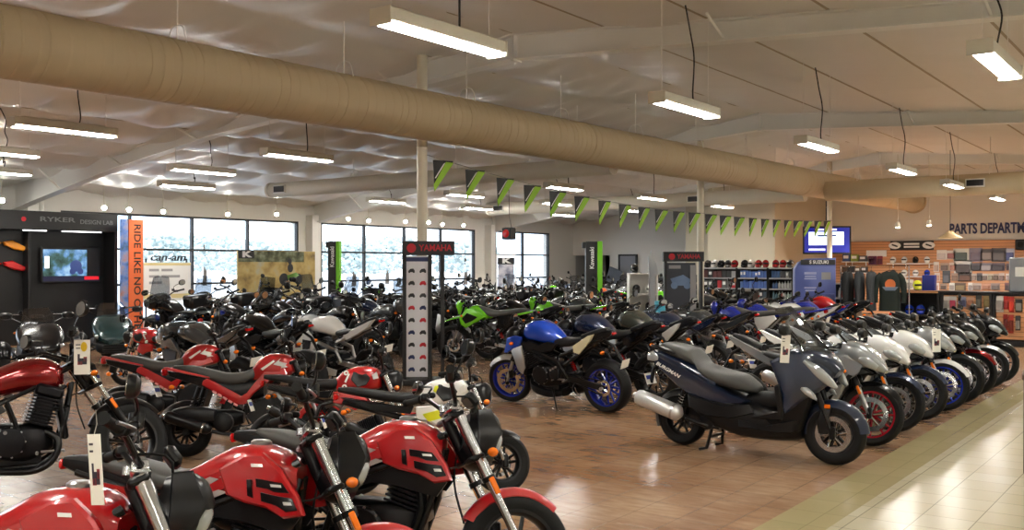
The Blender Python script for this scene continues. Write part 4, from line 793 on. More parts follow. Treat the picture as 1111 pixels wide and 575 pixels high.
k.box((UW1 - .05, 19.72, 2.1), (.09, .87, .07), bev=.004); k.build('door_frame', 'frame_dark', d1); k = MB(); k.ell((UW1 - .1, 19.45, 1.0), (.03, .03, .03)); k.build('door_handle', 'steel', d1)
# ceiling: white insulation blanket drooping between the purlins
mc = mat('blanket', 'dedbd5', .38, spec=.6, bump=.15, bscale=2.6); N, L, b_ = nodes(mc)
b = MB(); vs = []; fs = []; nu, nv = 260, 260; du = (UW1 - UW0 + .4) / nu; dv = (VW1 - VW0 + .3) / nv
r1 = random.Random(3); ph = [[r1.uniform(0, 6.28) for _ in range(40)] for _ in range(3)]
for j in range(nv + 1):
    v = VW0 - .15 + dv * j; t = (v - RV) / 1.5; k = int(math.floor(t)) + 20; fr = t - math.floor(t); bow = math.sin(PI * fr) ** .8
    for i in range(nu + 1):
        u = UW0 - .2 + du * i
        cell = abs(math.sin(PI * (u - 2.2 + .18 * math.sin(v * 1.3)) / 1.5)) ** .7; left = min(max((v - RV) / 2, 0), 1); puff = .045 + .125 * left
        z = roof(v) - .05 - bow * puff * (.3 + .7 * cell) - bow * (.012 + .02 * left) * math.sin(5.2 * u + ph[0][k]) * math.sin(2.1 * u + ph[1][k]) - bow * (.006 + .012 * left) * math.sin(11 * u + 4 * math.sin(v * 2 + ph[2][k]))
        vs.append((u, v, z))
for j in range(nv):
    for i in range(nu): a = j * (nu + 1) + i; fs.append((a, a + 1, a + nu + 2, a + nu + 1))
b.add(vs, fs); ce = struct(b.build('ceiling', 'blanket', sharp=60)); 
b = MB(); b.add([(UW0 - .3, VW0 - .3, roof(VW0) + .15), (UW1 + .3, VW0 - .3, roof(VW0) + .15), (UW1 + .3, RV, RZ + .15), (UW0 - .3, RV, RZ + .15), (UW1 + .3, VW1 + .3, roof(VW1) + .15), (UW0 - .3, VW1 + .3, roof(VW1) + .15)], [(0, 1, 2, 3), (3, 2, 4, 5)]); struct(b.build('roof', 'steel_white'))
# rafters, tapered, with flange braces
bot = [(-7, 3.55), (-3, 3.95), (1.75, 4.27), (RV, 4.63), (15, 4.08), (18.2, 3.66), (21.4, 3.12), (22.3, 2.95)]
for n, u in enumerate((5.0, 11.3, 20.35, 29.4)):
    b = MB()
    for i in range(len(bot) - 1):
        (v0, z0), (v1, z1) = bot[i], bot[i + 1]
        for (hw, fa, fb) in ((.012, 0, 1), (.11, 0, 0), (.11, 1, 1)):
            A = []
            for v, z in ((v0, z0), (v1, z1)):
                top = roof(v) - .06
                lo, hi = (z, top) if (fa, fb) == (0, 1) else (z - .0, z + .022) if fa == 0 else (top - .022, top)
                A.append([Vector((u + s * hw, v, q)) for s, q in ((-1, lo), (1, lo), (1, hi), (-1, hi))])
            b.ring_stack(A, 0, True)
    for v in (RV, RV - .02): b.box((u, v, (4.63 + RZ) / 2 - .02), (.2, .025, .44), bev=0)
    for v in (-4, -1, 2, 5, 10.5, 13, 15.5, 18, 20.3):
        zb = 4.63 + (bot[0][1] - 4.63) * 0; 
        for i in range(len(bot) - 1):
            if bot[i][0] <= v <= bot[i + 1][0]: f = (v - bot[i][0]) / (bot[i + 1][0] - bot[i][0]); zb = bot[i][1] + f * (bot[i + 1][1] - bot[i][1])
        for s in (-1, 1): b.tube([(u + s * .04, v, zb + .03), (u + s * .55, v, roof(v) - .1)], .02, 0, 4)
    struct(b.build('beam_%d' % (n + 1), 'steel_white', sharp=25))
for n, u in enumerate((5.0, 11.6, 20.2, 29.0)):
    b = MB(); b.box((u, VW1 - .16, 1.6), (.26, .3, 3.2), bev=.01); b.tube([(u + .28, VW1 - .12, 0), (u + .28, VW1 - .12, 3.5)], .06, n=12); struct(b.build('column_%d' % (n + 5), 'steel_white'))
for n, (px, d) in enumerate(((458, 14.5), (760, 22.2), (900, 29.4))):
    p = at_d(px, 288, d); b = MB(); b.cyl((p.x, p.y, 0), (p.x, p.y, roof(p.y) - .1), .077, n=20); b.box((p.x, p.y, .01), (.3, .3, .02)); b.rev([(.079, 0), (.085, .02), (.079, .04)], (p.x, p.y, 3.42), 'z', 20, 0, closed=False)
    struct(b.build('column_%d' % (n + 1), mat('post_cream', 'd8d0bc', .45)))
# purlin seams and slim conduits under the blanket
b = MB(); k = -10
for i in range(-9, 10):
    v = RV + 1.5 * i
    if VW0 < v < VW1: b.box(((UW0 + UW1) / 2, v, roof(v) - .045), (UW1 - UW0, .035, .03), bev=0)
struct(b.build('purlin', mat('purlin_tan', 'a89a84', .6)))
# ---------------------------------------------------------------- ducts
mat('duct_cream', 'bcab8c', .55); mat('duct_white', 'd8d3c6', .5)
def duct(name, p0, p1, r, m, label, ends=(0, 0), ring=1.25, wr=.0, group=None, hang=2.4):
    p0, p1 = Vector(p0), Vector(p1); d = p1 - p0; Ln = d.length; d.normalize(); n = int(Ln / .11); pts = [p0 + d * (Ln * i / n) for i in range(n + 1)]; rs = []
    rr = random.Random(int(p0.x * 10 + p0.y))
    if wr:
        pts, rs, q = [], [], 0
        while q < Ln:
            g = rr.uniform(.08, .2)
            for a_, f_ in ((0, 1.0), (g - .035, 1.0 + rr.uniform(-.004, .006)), (g - .02, 1 - rr.uniform(.008, .022)), (g - .008, 1.004)): pts.append(p0 + d * min(q + a_, Ln)); rs.append(r * f_)
            q += g
    else: rs = [r] * (n + 1)
    b = MB(); b.tube(pts, rs, 0, 32); o = b.build(name, m, sharp=50); tag(o, label, 'air duct', group)
    q = ring
    while q < Ln: k = MB(); c = p0 + d * q; k.cyl(c - d * .03, c + d * .03, r * 1.02, r * 1.02, 0, 28); k.build('duct_band', m, o); q += ring * 2.6
    q = .8
    while q < Ln:
        c = p0 + d * q; w = MB(); w.tube([(c.x, c.y, c.z + r), (c.x, c.y, max(c.z + r + .05, roof(c.y) - .06))], .008, 0, 6); s = Vector((-d.y, d.x, 0)); w.tube([c + s * (r * .5) + Vector((0, 0, r * .87)), c + s * .1 + Vector((0, 0, r + .14)), c - s * .1 + Vector((0, 0, r + .14)), c - s * (r * .5) + Vector((0, 0, r * .87))], .008, 0, 6, smooth=3)
        w.build('duct_hanger', 'steel_white', o); q += hang
    return o
D0, D1 = Vector((3.2, 9.28, 3.79)), Vector((33.6, 8.3, 3.79))
mainduct = duct('air_duct', D0, D1, .345, 'duct_cream', 'long fat tan fabric-wrapped main air duct crossing the hall under the ceiling', wr=.006)
k = MB(); k.cyl((D1.x, D1.y, D1.z), (D1.x + .08, D1.y, D1.z), .40, .40, 0, 28); k.build('duct_cap', 'duct_cream', mainduct)
def vent(o, c, nrm):
    k = MB(); k.box(c, (.42, .05, .2) if abs(nrm[1]) > .5 else (.05, .42, .2), 0, bev=.01); g = k.build('vent', 'steel_white', o); q = MB(); q.box(Vector(c) + Vector(nrm) * .02, (.36, .03, .14) if abs(nrm[1]) > .5 else (.03, .36, .14), 0, bev=0); q.build('vent_opening', 'dark_panel', g)
def yd(u): return D0.y + (D1.y - D0.y) * (u - D0.x) / (D1.x - D0.x)
for u, v1, r, lab in ((15.8, 18.8, .175, 'slim white branch air duct with an open end, nearer one left of the main duct'), (25.2, 19.3, .2, 'slim white branch air duct with two vents, farther one left of the main duct')):
    o = duct('branch_duct', (u, yd(u) + .35, 3.56), (u, v1, 3.52), r, 'duct_white', lab, hang=3, group=None)
    k = MB(); k.rev([(r * 1.1, 0), (r * 1.1, .08), (r * .9, .08), (r * .9, 0)], (u, v1 + .0, 3.52), 'y', 24); g = k.build('duct_cap', 'duct_white', o); q = MB(); q.box((u, v1 + .03, 3.52), (r * 1.1, .02, r * 1.1), 0, bev=0); q.build('vent_opening', 'dark_panel', g)
    vent(o, (u - r, v1 - .45, 3.52), (-1, 0, 0)); 
    if u > 20: vent(o, (u - r, 12.0, 3.54), (-1, 0, 0))
o = duct('branch_duct', (24.8, yd(24.8) - .36, 3.58), (24.8, -3.0, 3.58), .25, 'duct_cream', 'tan branch air duct with one vent running off to the right of the main duct', hang=3)
vent(o, (24.8 - .25, 4.7, 3.6), (-1, 0, 0))
# ---------------------------------------------------------------- lamps
mat('lamp_glow', 'ffffff', .4, emit=(1, .985, .95), estr=72); mat('spot_glow', 'ffffff', .4, emit=(1, .97, .9), estr=180); mat('lamp_body', 'd9d5c8', .45)
ZL = 3.45
def lamp(u, v, label, z=ZL, l=1.4):
    o = empty('strip_light', (u, v, z)); tag(o, label, 'ceiling light', 'strip lights hanging on wires')
    b = MB(); b.box((0, 0, .07), (l, .2, .1), 0, bev=.012); b.box((0, 0, .125), (l * .8, .1, .03), 0, bev=.008)
    for s in (-1, 1): b.box((s * l / 2, 0, .055), (.02, .21, .13), 0, bev=.004)
    b.build('housing', 'lamp_body', o); b = MB(); b.box((0, 0, .008), (l - .06, .12, .026), 0, bev=.004); b.build('diffuser', 'lamp_glow', o)
    h = roof(v) - .1 - z
    for s in (-.42, .42):
        w = MB(); w.tube([(s * l, 0, .1), (s * l, 0, h)], .004, 0, 5); w.build('wire', 'steel_white', o)
    w = MB(); rr = random.Random(int(u * 100)); w.tube([(.2, 0, .12), (.24, .03, .25), (.17, -.02, h * .5), (.22, .05, h * .75), (.15, .08, h)], .009, 0, 6, smooth=5); w.build('power_cord', 'wire', o)
    return o
rows = [(4.95, (5.85, 10.1, 14.5, 19.2, 23.4, 28.6, 1.2, -3.0), 'row right of the tan duct'), (1.65, (9.5, 14.4, 18.8, 23, 28.6, 4.8, .2, -3.5), 'rightmost row'), (12.35, (6.9, 10.9, 18.9, 23.1, 27.6, 2.3), 'first row left of the tan duct'), (15.7, (7.6, 11.5, 19.4, 23.6, 28, 2.8), 'second row left of the tan duct'), (19.0, (9.2, 13.5, 20, 24.1, 29), 'row nearest the windows'), (-2.6, (-2, 4, 10, 16, 22, 29), 'row along the unseen right wall')]  # far-end lamps hidden behind the branch duct are added to brighten the end wall
ordn = ['nearest', 'second', 'third', 'fourth', 'fifth', 'sixth', 'seventh', 'eighth']
for v, us, nm in rows:
    for k, u in enumerate(sorted(us)):
        lamp(u, v, 'white strip light on wires, %s %s' % ((ordn[k] + ' lamp of the') if k else 'nearest lamp of the', nm))
# spot lamps over the windows
sx = [(2, 218), (113, 226), (140, 228), (177, 230), (247, 233), (300, 233), (378, 238), (400, 240), (440, 241), (465, 242), (480, 244), (503, 245)]
for k, (x, y) in enumerate(sx):
    p = at_v(x, y, 21.7); o = empty('spot_lamp', p); tag(o, 'small round spot lamp glowing above the windows, %s from the left' % (ordn + [ 'ninth', 'tenth', 'eleventh', 'twelfth'])[k].replace('nearest', 'first'), 'spot lamp', 'spot lamps above the windows')
    d = Vector((-.5, -.75, -.45)).normalized(); b = MB(); b.tube([d * .0, -d * .03, -d * .14, -d * .16], [.062, .066, .055, .03], 0, 14); b.tube([-d * .1, (0, .02, .2), (0, .02, roof(p.y) - .1 - p.z)], .012, 0, 6); b.build('housing', 'lamp_body', o)
    b = MB(); b.cyl(d * .004, d * .01, .052, .048, 0, 14); b.build('bulb', 'spot_glow', o)
for k, (x, y, u) in enumerate(((974, 247, 29.3), (1008, 245, 29.3), (816, 252, 31.5), (844, 250, 31.5))):
    p = at_u(x, y, u); o = empty('spot_lamp', p); tag(o, 'small white spot lamp above the %s' % ['helmet wall, left of its pair', 'helmet wall, right of its pair', 'oil shelves, left of its pair', 'oil shelves, right of its pair'][k], 'spot lamp')
    d = Vector((.12, 0, -1)).normalized(); sl_ = bpy.data.lights.new('spot_beam', 'SPOT'); sl_.energy = 950; sl_.spot_size = rad(165); sl_.spot_blend = .8; sl_.shadow_soft_size = .05; sl_.color = (1, .98, .95); so_ = bpy.data.objects.new('spot_beam', sl_); COL.objects.link(so_); so_.parent = o; so_.location = d * .03; so_.rotation_euler = d.to_track_quat('-Z', 'Y').to_euler(); b = MB(); b.tube([d * .0, -d * .03, -d * .14, -d * .16], [.062, .066, .055, .03], 0, 14); b.tube([-d * .1, (0, .0, .2), (0, 0, roof(p.y) - .12 - p.z)], .012, 0, 6); b.build('housing', 'lamp_body', o); b = MB(); b.cyl(d * .004, d * .01, .052, .048, 0, 14); b.build('bulb', 'spot_glow', o)
p = at_u(1031, 259, 28); o = empty('pendant_lamp', p); tag(o, 'small tan cone pendant lamp hanging under the parts department sign', 'pendant lamp'); b = MB(); b.rev([(.05, .2), (.12, .14), (.3, .02), (.31, 0), (.28, .02), (.1, .12), (.04, .17)], (0, 0, 0), 'z', 24); b.build('lamp_shade', mat('shade_tan', 'c8b48c', .4), o); b = MB(); b.tube([(0, 0, .18), (0, 0, roof(p.y) - .1 - p.z)], .008, 0, 6); b.build('cord', 'wire', o); b = MB(); b.ell((0, 0, .09), (.04, .04, .05)); b.build('bulb', 'lamp_glow', o)
# hanging speaker
p = at_d(552, 254, 29); o = empty('hanging_speaker', p); tag(o, 'small dark box speaker hanging from the ceiling before the far window', 'speaker'); b = MB(); b.box((0, 0, 0), (.3, .34, .36), 0, bev=.03); b.build('cabinet', 'satin', o); b = MB(); b.cyl((-.15, 0, 0), (-.165, 0, 0), .12, .1); b.build('speaker_cone', 'red_lens', o); b = MB(); b.tube([(0, -.1, .17), (0, -.02, .5), (0, 0, roof(p.y) - .1 - p.z)], .01, 0, 6); b.build('bracket', 'wire', o)
# ---------------------------------------------------------------- outside
b = MB(); b.box((45, 72, -.4), (240, 98, .2), bev=0); struct(b.build('exterior_ground', mat('asphalt', 'b9bcc0', .9)))
rt = random.Random(11)
def tree(px, d, h, w, lab):
    p = at_d(px, 288, d); o = empty('tree', (p.x, p.y, -.3)); tag(o, lab, 'tree', 'trees outside the windows')
    b = MB(); b.tube([(0, 0, 0), (.1, 0, h * .4), (0, .1, h * .8)], [.22, .16, .05], 0, 8); b.build('trunk', mat('bark', '6a5c50', .9), o); b = MB()
    for k in range(420):
        a = rt.uniform(0, 6.28); q = rt.uniform(0, 1) ** .6; zz = rt.uniform(.3, 1); rr = w * q * (1 - .55 * abs(zz - .55))
        b.ell((rr * math.cos(a), rr * math.sin(a), h * zz), (rt.uniform(.15, .34), rt.uniform(.15, .34), rt.uniform(.1, .22)), 0, 5, 3, Matrix.Rotation(rt.uniform(0, 3), 3, 'X'))
    b.build('crown', mat('leaf_overexposed', 'b8c2c0', .9), o)  # crown colour lightened to imitate overexposure outside the windows
for a in ((175, 82, 4.5, 3.4, 'pale tree outside, behind the sign with the text lines'), (222, 95, 5.0, 4, 'pale tree outside, left of the billboard'), (292, 84, 4.0, 4, 'pale tree outside, above the billboard'), (384, 92, 4.2, 4, 'pale tree outside, just right of the green-edged black totem'), (420, 104, 5.0, 4.5, 'pale tree outside, left of the tall photo-card stand'), (505, 100, 4.3, 4, 'pale tree outside, right of the tall photo-card stand')): tree(*a)
w = bpy.data.worlds.new('world'); scene.world = w; w.use_nodes = True; N, L = w.node_tree.nodes, w.node_tree.links; bg = N['Background']
tc = N.new('ShaderNodeTexCoord'); no = N.new('ShaderNodeTexNoise'); L.new(tc.outputs['Generated'], no.inputs['Vector']); no.inputs['Scale'].default_value = 5; no.inputs['Detail'].default_value = 5
rp = N.new('ShaderNodeValToRGB'); L.new(no.outputs['Fac'], rp.inputs[0]); rp.color_ramp.elements[0].position = .4; rp.color_ramp.elements[1].position = .6; rp.color_ramp.elements[0].color = (.62, .78, .95, 1); rp.color_ramp.elements[1].color = (1, 1, 1, 1)
L.new(rp.outputs[0], bg.inputs[0]); bg.inputs[1].default_value = 2.8
vs_ = scene.view_settings; vs_.view_transform = 'Standard'; vs_.look = 'None'; vs_.gamma = 1; vs_.use_curve_mapping = False; vs_.exposure = .75
cy = scene.cycles; cy.use_denoising = True; cy.max_bounces = 7; cy.diffuse_bounces = 4; cy.glossy_bounces = 3; cy.transmission_bounces = 4; cy.transparent_max_bounces = 8; cy.caustics_reflective = False; cy.caustics_refractive = False; cy.sample_clamp_indirect = 6
# ================================================================ the motorcycles on the floor
KIND = dict(street=make_street, cruiser=make_cruiser, navi=make_navi, grom=make_grom, gromy=lambda: make_grom('small_wheel_motorcycle', 20, True), naked=make_naked, sport=make_sport, dirt=make_dirt, scooter=make_scooter, trike=make_trike,
            tourer=lambda: make_cruiser('touring_motorcycle', 12, True, True, 1.1))
LEAN = dict(scooter=0, trike=0)
PLACED = []
def put(kind, u, v, hd, label, group=None, paint_=None, accent=None, rim=None, vinyl=None, cat='motorcycle', lean=None, size=1.0):
    sw = {}
    if paint_ is not None: sw['paint'] = paint_
    if accent is not None: sw['accent'] = accent
    if rim is not None: sw['rim'] = rim
    if vinyl is not None: sw['vinyl'] = vinyl
    PLACED.append((kind, u, v, hd, label, group, sw, cat, lean, size))
def hexp(h, m=0, r=.25): return paint(h, m, r)
BLK, GRY, SIL, WHT, NVY, RED, GRN, ORG, BLU = hexp('0c0c0e'), hexp('4a4d50', .4), hexp('a9adb0', .6), hexp('e4e4e2'), hexp('1c2a48', .3), hexp('b5121a'), hexp('6fd01e'), hexp('d4501c'), hexp('0f48c4', .2)
OLV = hexp('3e423c', .2); SCB = hexp('13213a', .25, .34); REDM = hexp('8c0d14', .55, .2); RBLUE = hexp('1d2f9c', .2); RRED = hexp('a01828'); TEAL = hexp('123438', .3)
# foreground
FR = hexp('b00e16', 0, .3)
put('street', 3.53, 3.37, -62, 'bright red naked motorcycle with pale fork tubes, rightmost of the front three', 'red naked motorcycles in front', FR)
put('street', 2.66, 3.44, -62, 'middle one of the three red naked motorcycles parked side by side in front', 'red naked motorcycles in front', FR)
put('street', 1.75, 3.31, -62, 'red naked motorcycle cut by the bottom left corner of the photo', 'red naked motorcycles in front', FR)
put('cruiser', 3.69, 7.2, -24, 'candy red cruiser with black engine cut by the left edge of the photo', None, REDM)
put('navi', 5.88, 8.35, -52, 'red minimoto with grey seat, the farther left of the two alike', 'red minimotos', FR, cat='minimoto', size=.93)
put('navi', 5.62, 6.95, -52, 'red minimoto with grey seat, the nearer right of the two alike', 'red minimotos', FR, cat='minimoto', size=.93)
put('grom', 5.68, 5.86, -50, 'red small-wheeled motorcycle with black tank panel and white bolt rings', None, hexp('b00e16'), size=.9)
put('gromy', 5.45, 4.75, -50, 'white small-wheeled motorcycle with yellow spots on its tank', None, WHT, size=.9)
put('scooter', 8.38, 3.43, -93.5, 'dark blue maxi scooter with grey seat and silver muffler', None, SCB, cat='scooter', lean=0)
put('naked', 9.75, 6.45, 88, 'bright blue naked motorcycle with blue wheels and silver radiator covers', None, BLU, hexp('e8e4c0'), RBLUE, size=.97)
# the right-hand row, noses to the aisle
RG = 'sport motorcycles in the right-hand row'
DGR = hexp('1e2022', .3)
rr_ = [(9.42, SIL, BLK, RRED, 'silver sport motorcycle with a red-striped front wheel beside the blue scooter'), (10.36, WHT, NVY, None, 'white sport motorcycle with navy fender, second beyond the blue scooter'), (11.26, WHT, NVY, None, 'white sport motorcycle with navy fender, third beyond the blue scooter'),
       (12.12, SIL, WHT, RBLUE, 'pale sport motorcycle with white front fender and blue wheels'), (12.97, DGR, GRY, None, 'dark grey sport motorcycle with a price tag on its nose, in the right-hand row'), (13.82, BLK, REDM, None, 'black naked motorcycle next beyond the dark grey one with the price tag'),
       (14.66, BLK, BLK, None, 'black sport motorcycle, last but one at the far end of the right-hand row'), (15.5, BLK, BLK, None, 'black naked motorcycle, last at the far end of the right-hand row')]
for k, (u, p, a, rm, lab) in enumerate(rr_): put('sport' if k < 5 or k % 2 else 'naked', u, 3.38 + rng.uniform(-.05, .05), -93 + rng.uniform(-3, 3), lab, RG, p, a, rm, size=.97)
# the row with the blue motorcycle, facing the other way
BG = 'motorcycles in the row of the blue naked one'
br_ = [('naked', 10.85, NVY, 'navy naked motorcycle next beyond the bright blue one'), ('naked', 11.95, OLV, 'olive grey naked motorcycle, second beyond the bright blue one'), ('sport', 13.0, NVY, 'navy sport motorcycle, third beyond the bright blue one'), ('sport', 14.05, GRY, 'grey sport motorcycle, fourth beyond the bright blue one'),
       ('dirt', 15.1, RBLUE, 'royal blue dirt motorcycle with white side panels, nearer of the two blue ones'), ('dirt', 16.3, RBLUE, 'royal blue dirt motorcycle with white side panels, farther of the two blue ones'), ('sport', 17.5, WHT, 'white sport motorcycle, seventh beyond the bright blue one'), ('sport', 18.6, RBLUE, 'royal blue sport motorcycle near the shelves, eighth beyond the bright blue one'), ('naked', 19.7, RED, 'red naked motorcycle near the shelves, ninth beyond the bright blue one')]
for k, (t, u, p, lab) in enumerate(br_): put(t, u, 6.4 + rng.uniform(-.12, .12), 84 + rng.uniform(-5, 5), lab, BG, p, WHT if t == 'dirt' else hexp('d8d8d4') if k % 2 else BLK)
# three-wheelers before the black display
put('trike', *at_d(119, 288, 17.3)[:2], -118, 'dark teal three-wheeled roadster with its nose towards the red minimotos', 'three-wheelers', TEAL, cat='three-wheeler', lean=0, size=.9)
put('trike', *at_d(38, 288, 15.2)[:2], -112, 'black three-wheeled roadster at the left edge, its nose towards the red cruiser', 'three-wheelers', BLK, cat='three-wheeler', lean=0, size=.9)
put('tourer', 12.1, 17.4, 84, 'black touring motorcycle with its top case towards the camera, left of the sign board', 'touring motorcycles by the orange banner', BLK)
put('tourer', 13.25, 17.5, 88, 'black touring motorcycle with its top case towards the camera, under the sign board', 'touring motorcycles by the orange banner', BLK)
put('grom', *at_d(170, 288, 13.4)[:2], 104, 'small red motorcycle with a white plate, alone right of the teal three-wheeler', None, RED, size=.88)
# the crowd
ORD = ['first', 'second', 'third', 'fourth', 'fifth', 'sixth', 'seventh', 'eighth', 'ninth', 'tenth', 'eleventh', 'twelfth', 'thirteenth', 'fourteenth', 'fifteenth', 'sixteenth', 'seventeenth', 'eighteenth', 'nineteenth', 'twentieth', 'twenty-first', 'twenty-second', 'twenty-third']
CN = {id(BLK): 'black', id(GRY): 'grey', id(SIL): 'silver', id(WHT): 'white', id(NVY): 'navy', id(RED): 'red', id(GRN): 'lime green', id(ORG): 'orange', id(BLU): 'bright blue', id(OLV): 'olive grey', id(RBLUE): 'royal blue'}
TN = dict(cruiser='cruiser', tourer='touring motorcycle', naked='naked motorcycle', sport='sport motorcycle', dirt='dual sport motorcycle', grom='small-wheeled motorcycle', street='street motorcycle')
cr = random.Random(21)
FORCE = {('C', 1): ('naked', BLK), ('C', 0): ('sport', GRY), ('C', 2): ('sport', WHT), ('D', 0): ('dirt', GRN), ('D', 1): ('naked', BLK), ('D', 2): ('dirt', GRN), ('D', 3): ('naked', GRY), ('4', 9): ('dirt', GRN), ('2', 7): ('naked', GRN), ('3', 12): ('dirt', ORG), ('D', 8): ('dirt', ORG), ('4', 2): ('tourer', GRY), ('3', 3): ('tourer', NVY), ('2', 3): ('tourer', BLK), ('1', 2): ('tourer', BLK), ('3', 5): ('cruiser', WHT), ('4', 13): ('naked', RED), ('D', 10): ('sport', RED)}
KEEP_OUT = [tuple(at_d(px, 288, d))[:2] for px, d in ((363, 26.5), (644, 25), (549, 29), (741, 20), (697, 24), (716, 19.2), (708, 21), (465, 13.9))] + [(20.35, 20.2), (26.4, 10.0), (26.4, 10.7), (26.4, 11.5), (26.4, 12.3)]
def crowd(code, v, hd, us, where, g):
    us = [u for u in us if not any(abs(u - q) < .95 and abs(v - w) < 1.45 for q, w in KEEP_OUT)]
    for k, u in enumerate(us):
        t = cr.choices(['cruiser', 'tourer', 'naked', 'sport', 'dirt', 'street'], [.25, .2, .25, .1, .15, .05])[0]
        p = cr.choices([BLK, GRY, SIL, WHT, NVY, OLV, RED], [.46, .17, .1, .08, .1, .05, .02])[0]
        if (code, k) in FORCE: t, p = FORCE[code, k]
        put(t, u + cr.uniform(-.05, .05), v + cr.uniform(-.08, .08), hd + cr.uniform(-2, 2), '%s %s, %s from left in the %s' % (CN[id(p)], TN[t], ORD[k], where), g, p, BLK if t == 'dirt' else cr.choice([BLK, GRY, SIL]))
def ar(a, b_, s): return [a + s * i for i in range(int((b_ - a) / s + 1.001))]
crowd('1', 19.05, -90, ar(14.5, 31.5, 1.12), 'row along the windows', 'motorcycles along the windows')
crowd('2', 16.8, -92, ar(14.7, 32, 1.12), 'second row from the windows', 'motorcycles in the second row from the windows')
crowd('3', 14.6, 90, ar(11.4, 31.5, 1.12), 'third row from the windows', 'motorcycles in the third row from the windows')
crowd('4', 12.1, -90, ar(10.4, 29, 1.12), 'fourth row from the windows', 'motorcycles in the fourth row from the windows')
crowd('C', 9.95, 92, ar(7.3, 9.5, 1.05), 'row left of the photo-sheet stand', 'motorcycles left of the photo-card stand')
crowd('D', 9.95, 93, ar(12.9, 24.6, 1.08), 'row right of the photo-sheet stand', 'motorcycles right of the photo-card stand')
def swap_slots(o, sw):
    if o.type == 'MESH':
        for sl in o.material_slots:
            for k, m in sw.items():
                if sl.material is MATS[k]: sl.link = 'OBJECT'; sl.material = m; break
    for c in o.children: swap_slots(c, sw)
for kind in KIND:
    L_ = [p for p in PLACED if p[0] == kind]
    if not L_: continue
    proto = KIND[kind](); objs = [proto] + [copy_tree(proto) for _ in L_[1:]]
    for o, (k, u, v, hd, lab, g, sw, cat, lean, size) in zip(objs, L_):
        ln = lean if lean is not None else -6
        o.location = (u, v, .006 if ln else 0); o.scale = (size,) * 3; o.rotation_euler = (rad(ln), 0, rad(hd)); tag(o, lab, cat, g); swap_slots(o, sw)
# price tags hung on the handlebars
def price_tag(px, py, d, w, h, label, rz=0, tilt=0, oval=False):
    p = at_d(px, py, d); o = empty('price_tag', p); o.rotation_euler = (0, rad(tilt), TH - PI / 2 + rad(rz)); tag(o, label, 'price tag', 'price tags')
    b = MB(); b.box((0, 0, 0), (w, .002, h), 0, bev=0); b.build('card', 'tag_white', o)
    if oval:
        b = MB(); b.rev([(w * .2, -.0016), (w * .2, -.0012), (0, -.0012), (0, -.0016)], (w * .12, 0, h * .3), 'y', 16); b.v = [(x, y, (z - h * .3) * 1.6 + h * .3) for x, y, z in b.v]; b.build('yellow_oval', 'tag_yellow', o)
    b = MB(); 
    for x, z, a, c, m in ((-.2, -.02, .14, .22, 0), (.05, -.12, .5, .18, 0), (.2, -.06, .22, .14, 1), (-.12, -.17, .3, .1, 1), (-.24, .36, .3, .03, 0), (-.24, .26, .26, .03, 0)): b.box((x * w, -.0014, z * h), (a * w, .0016, c * h), m, bev=0)
    b.build('printed_picture', ['tag_dark', 'tag_red'], o)
    b = MB(); b.tube([(0, 0, h * .48), (.01, .004, h * .5 + .03), (0, .015, h * .5 + .07)], .0015, 0, 4); b.build('string', 'string', o)
price_tag(89, 388, 7.35, .115, .26, 'white price tag with a yellow oval hanging on the candy red cruiser', 10, oval=True)
price_tag(104, 510, 2.9, .045, .21, 'narrow price tag on the handlebar of the motorcycle in the bottom left corner', -15, -4)
price_tag(852, 379, 8.2, .085, .235, 'white price tag hanging on the dark blue maxi scooter', 14, 4)
price_tag(1016, 370, 10.6, .1, .25, 'white price tag on the nose of a dark grey sport motorcycle', 10)
price_tag(323, 373, 13.0, .13, .26, 'white price tag in the crowd, above the red small-wheeled motorcycle', -8)
# ================================================================ displays
mat('red_print', 'c0182a', .5); mat('orange_print', 'ee7440', .5, var=.15, vscale=2); mat('white_print', 'e8e8e6', .5); mat('dim_print', '6a6a6c', .5); mat('grey_print', '9a9a9c', .5); mat('green_print', '74c81e', .45); mat('black_print', '18181a', .5); mat('blue_print', '1e2c86', .5); mat('navy_print', '26305e', .5)
def screen_mat(key, stops, scale, estr=1.0):
    m = mat(key, '101014', .2); N, L, b = nodes(m); tc = N.new('ShaderNodeTexCoord'); no = N.new('ShaderNodeTexNoise'); L.new(tc.outputs['Object'], no.inputs['Vector']); no.inputs['Scale'].default_value = scale; no.inputs['Detail'].default_value = 4
    rp = N.new('ShaderNodeValToRGB'); L.new(no.outputs['Fac'], rp.inputs[0]); e = rp.color_ramp.elements
    e[0].position, e[0].color = stops[0][0], srgb(stops[0][1]); e[1].position, e[1].color = stops[-1][0], srgb(stops[-1][1])
    for p, c in stops[1:-1]: q = e.new(p); q.color = srgb(c)
    if estr: L.new(rp.outputs[0], b.inputs['Emission Color']); b.inputs['Emission Strength'].default_value = estr
    else: L.new(rp.outputs[0], b.inputs['Base Color']); b.inputs['Roughness'].default_value = .45
    return m
TX = (PI / 2, 0, 0)
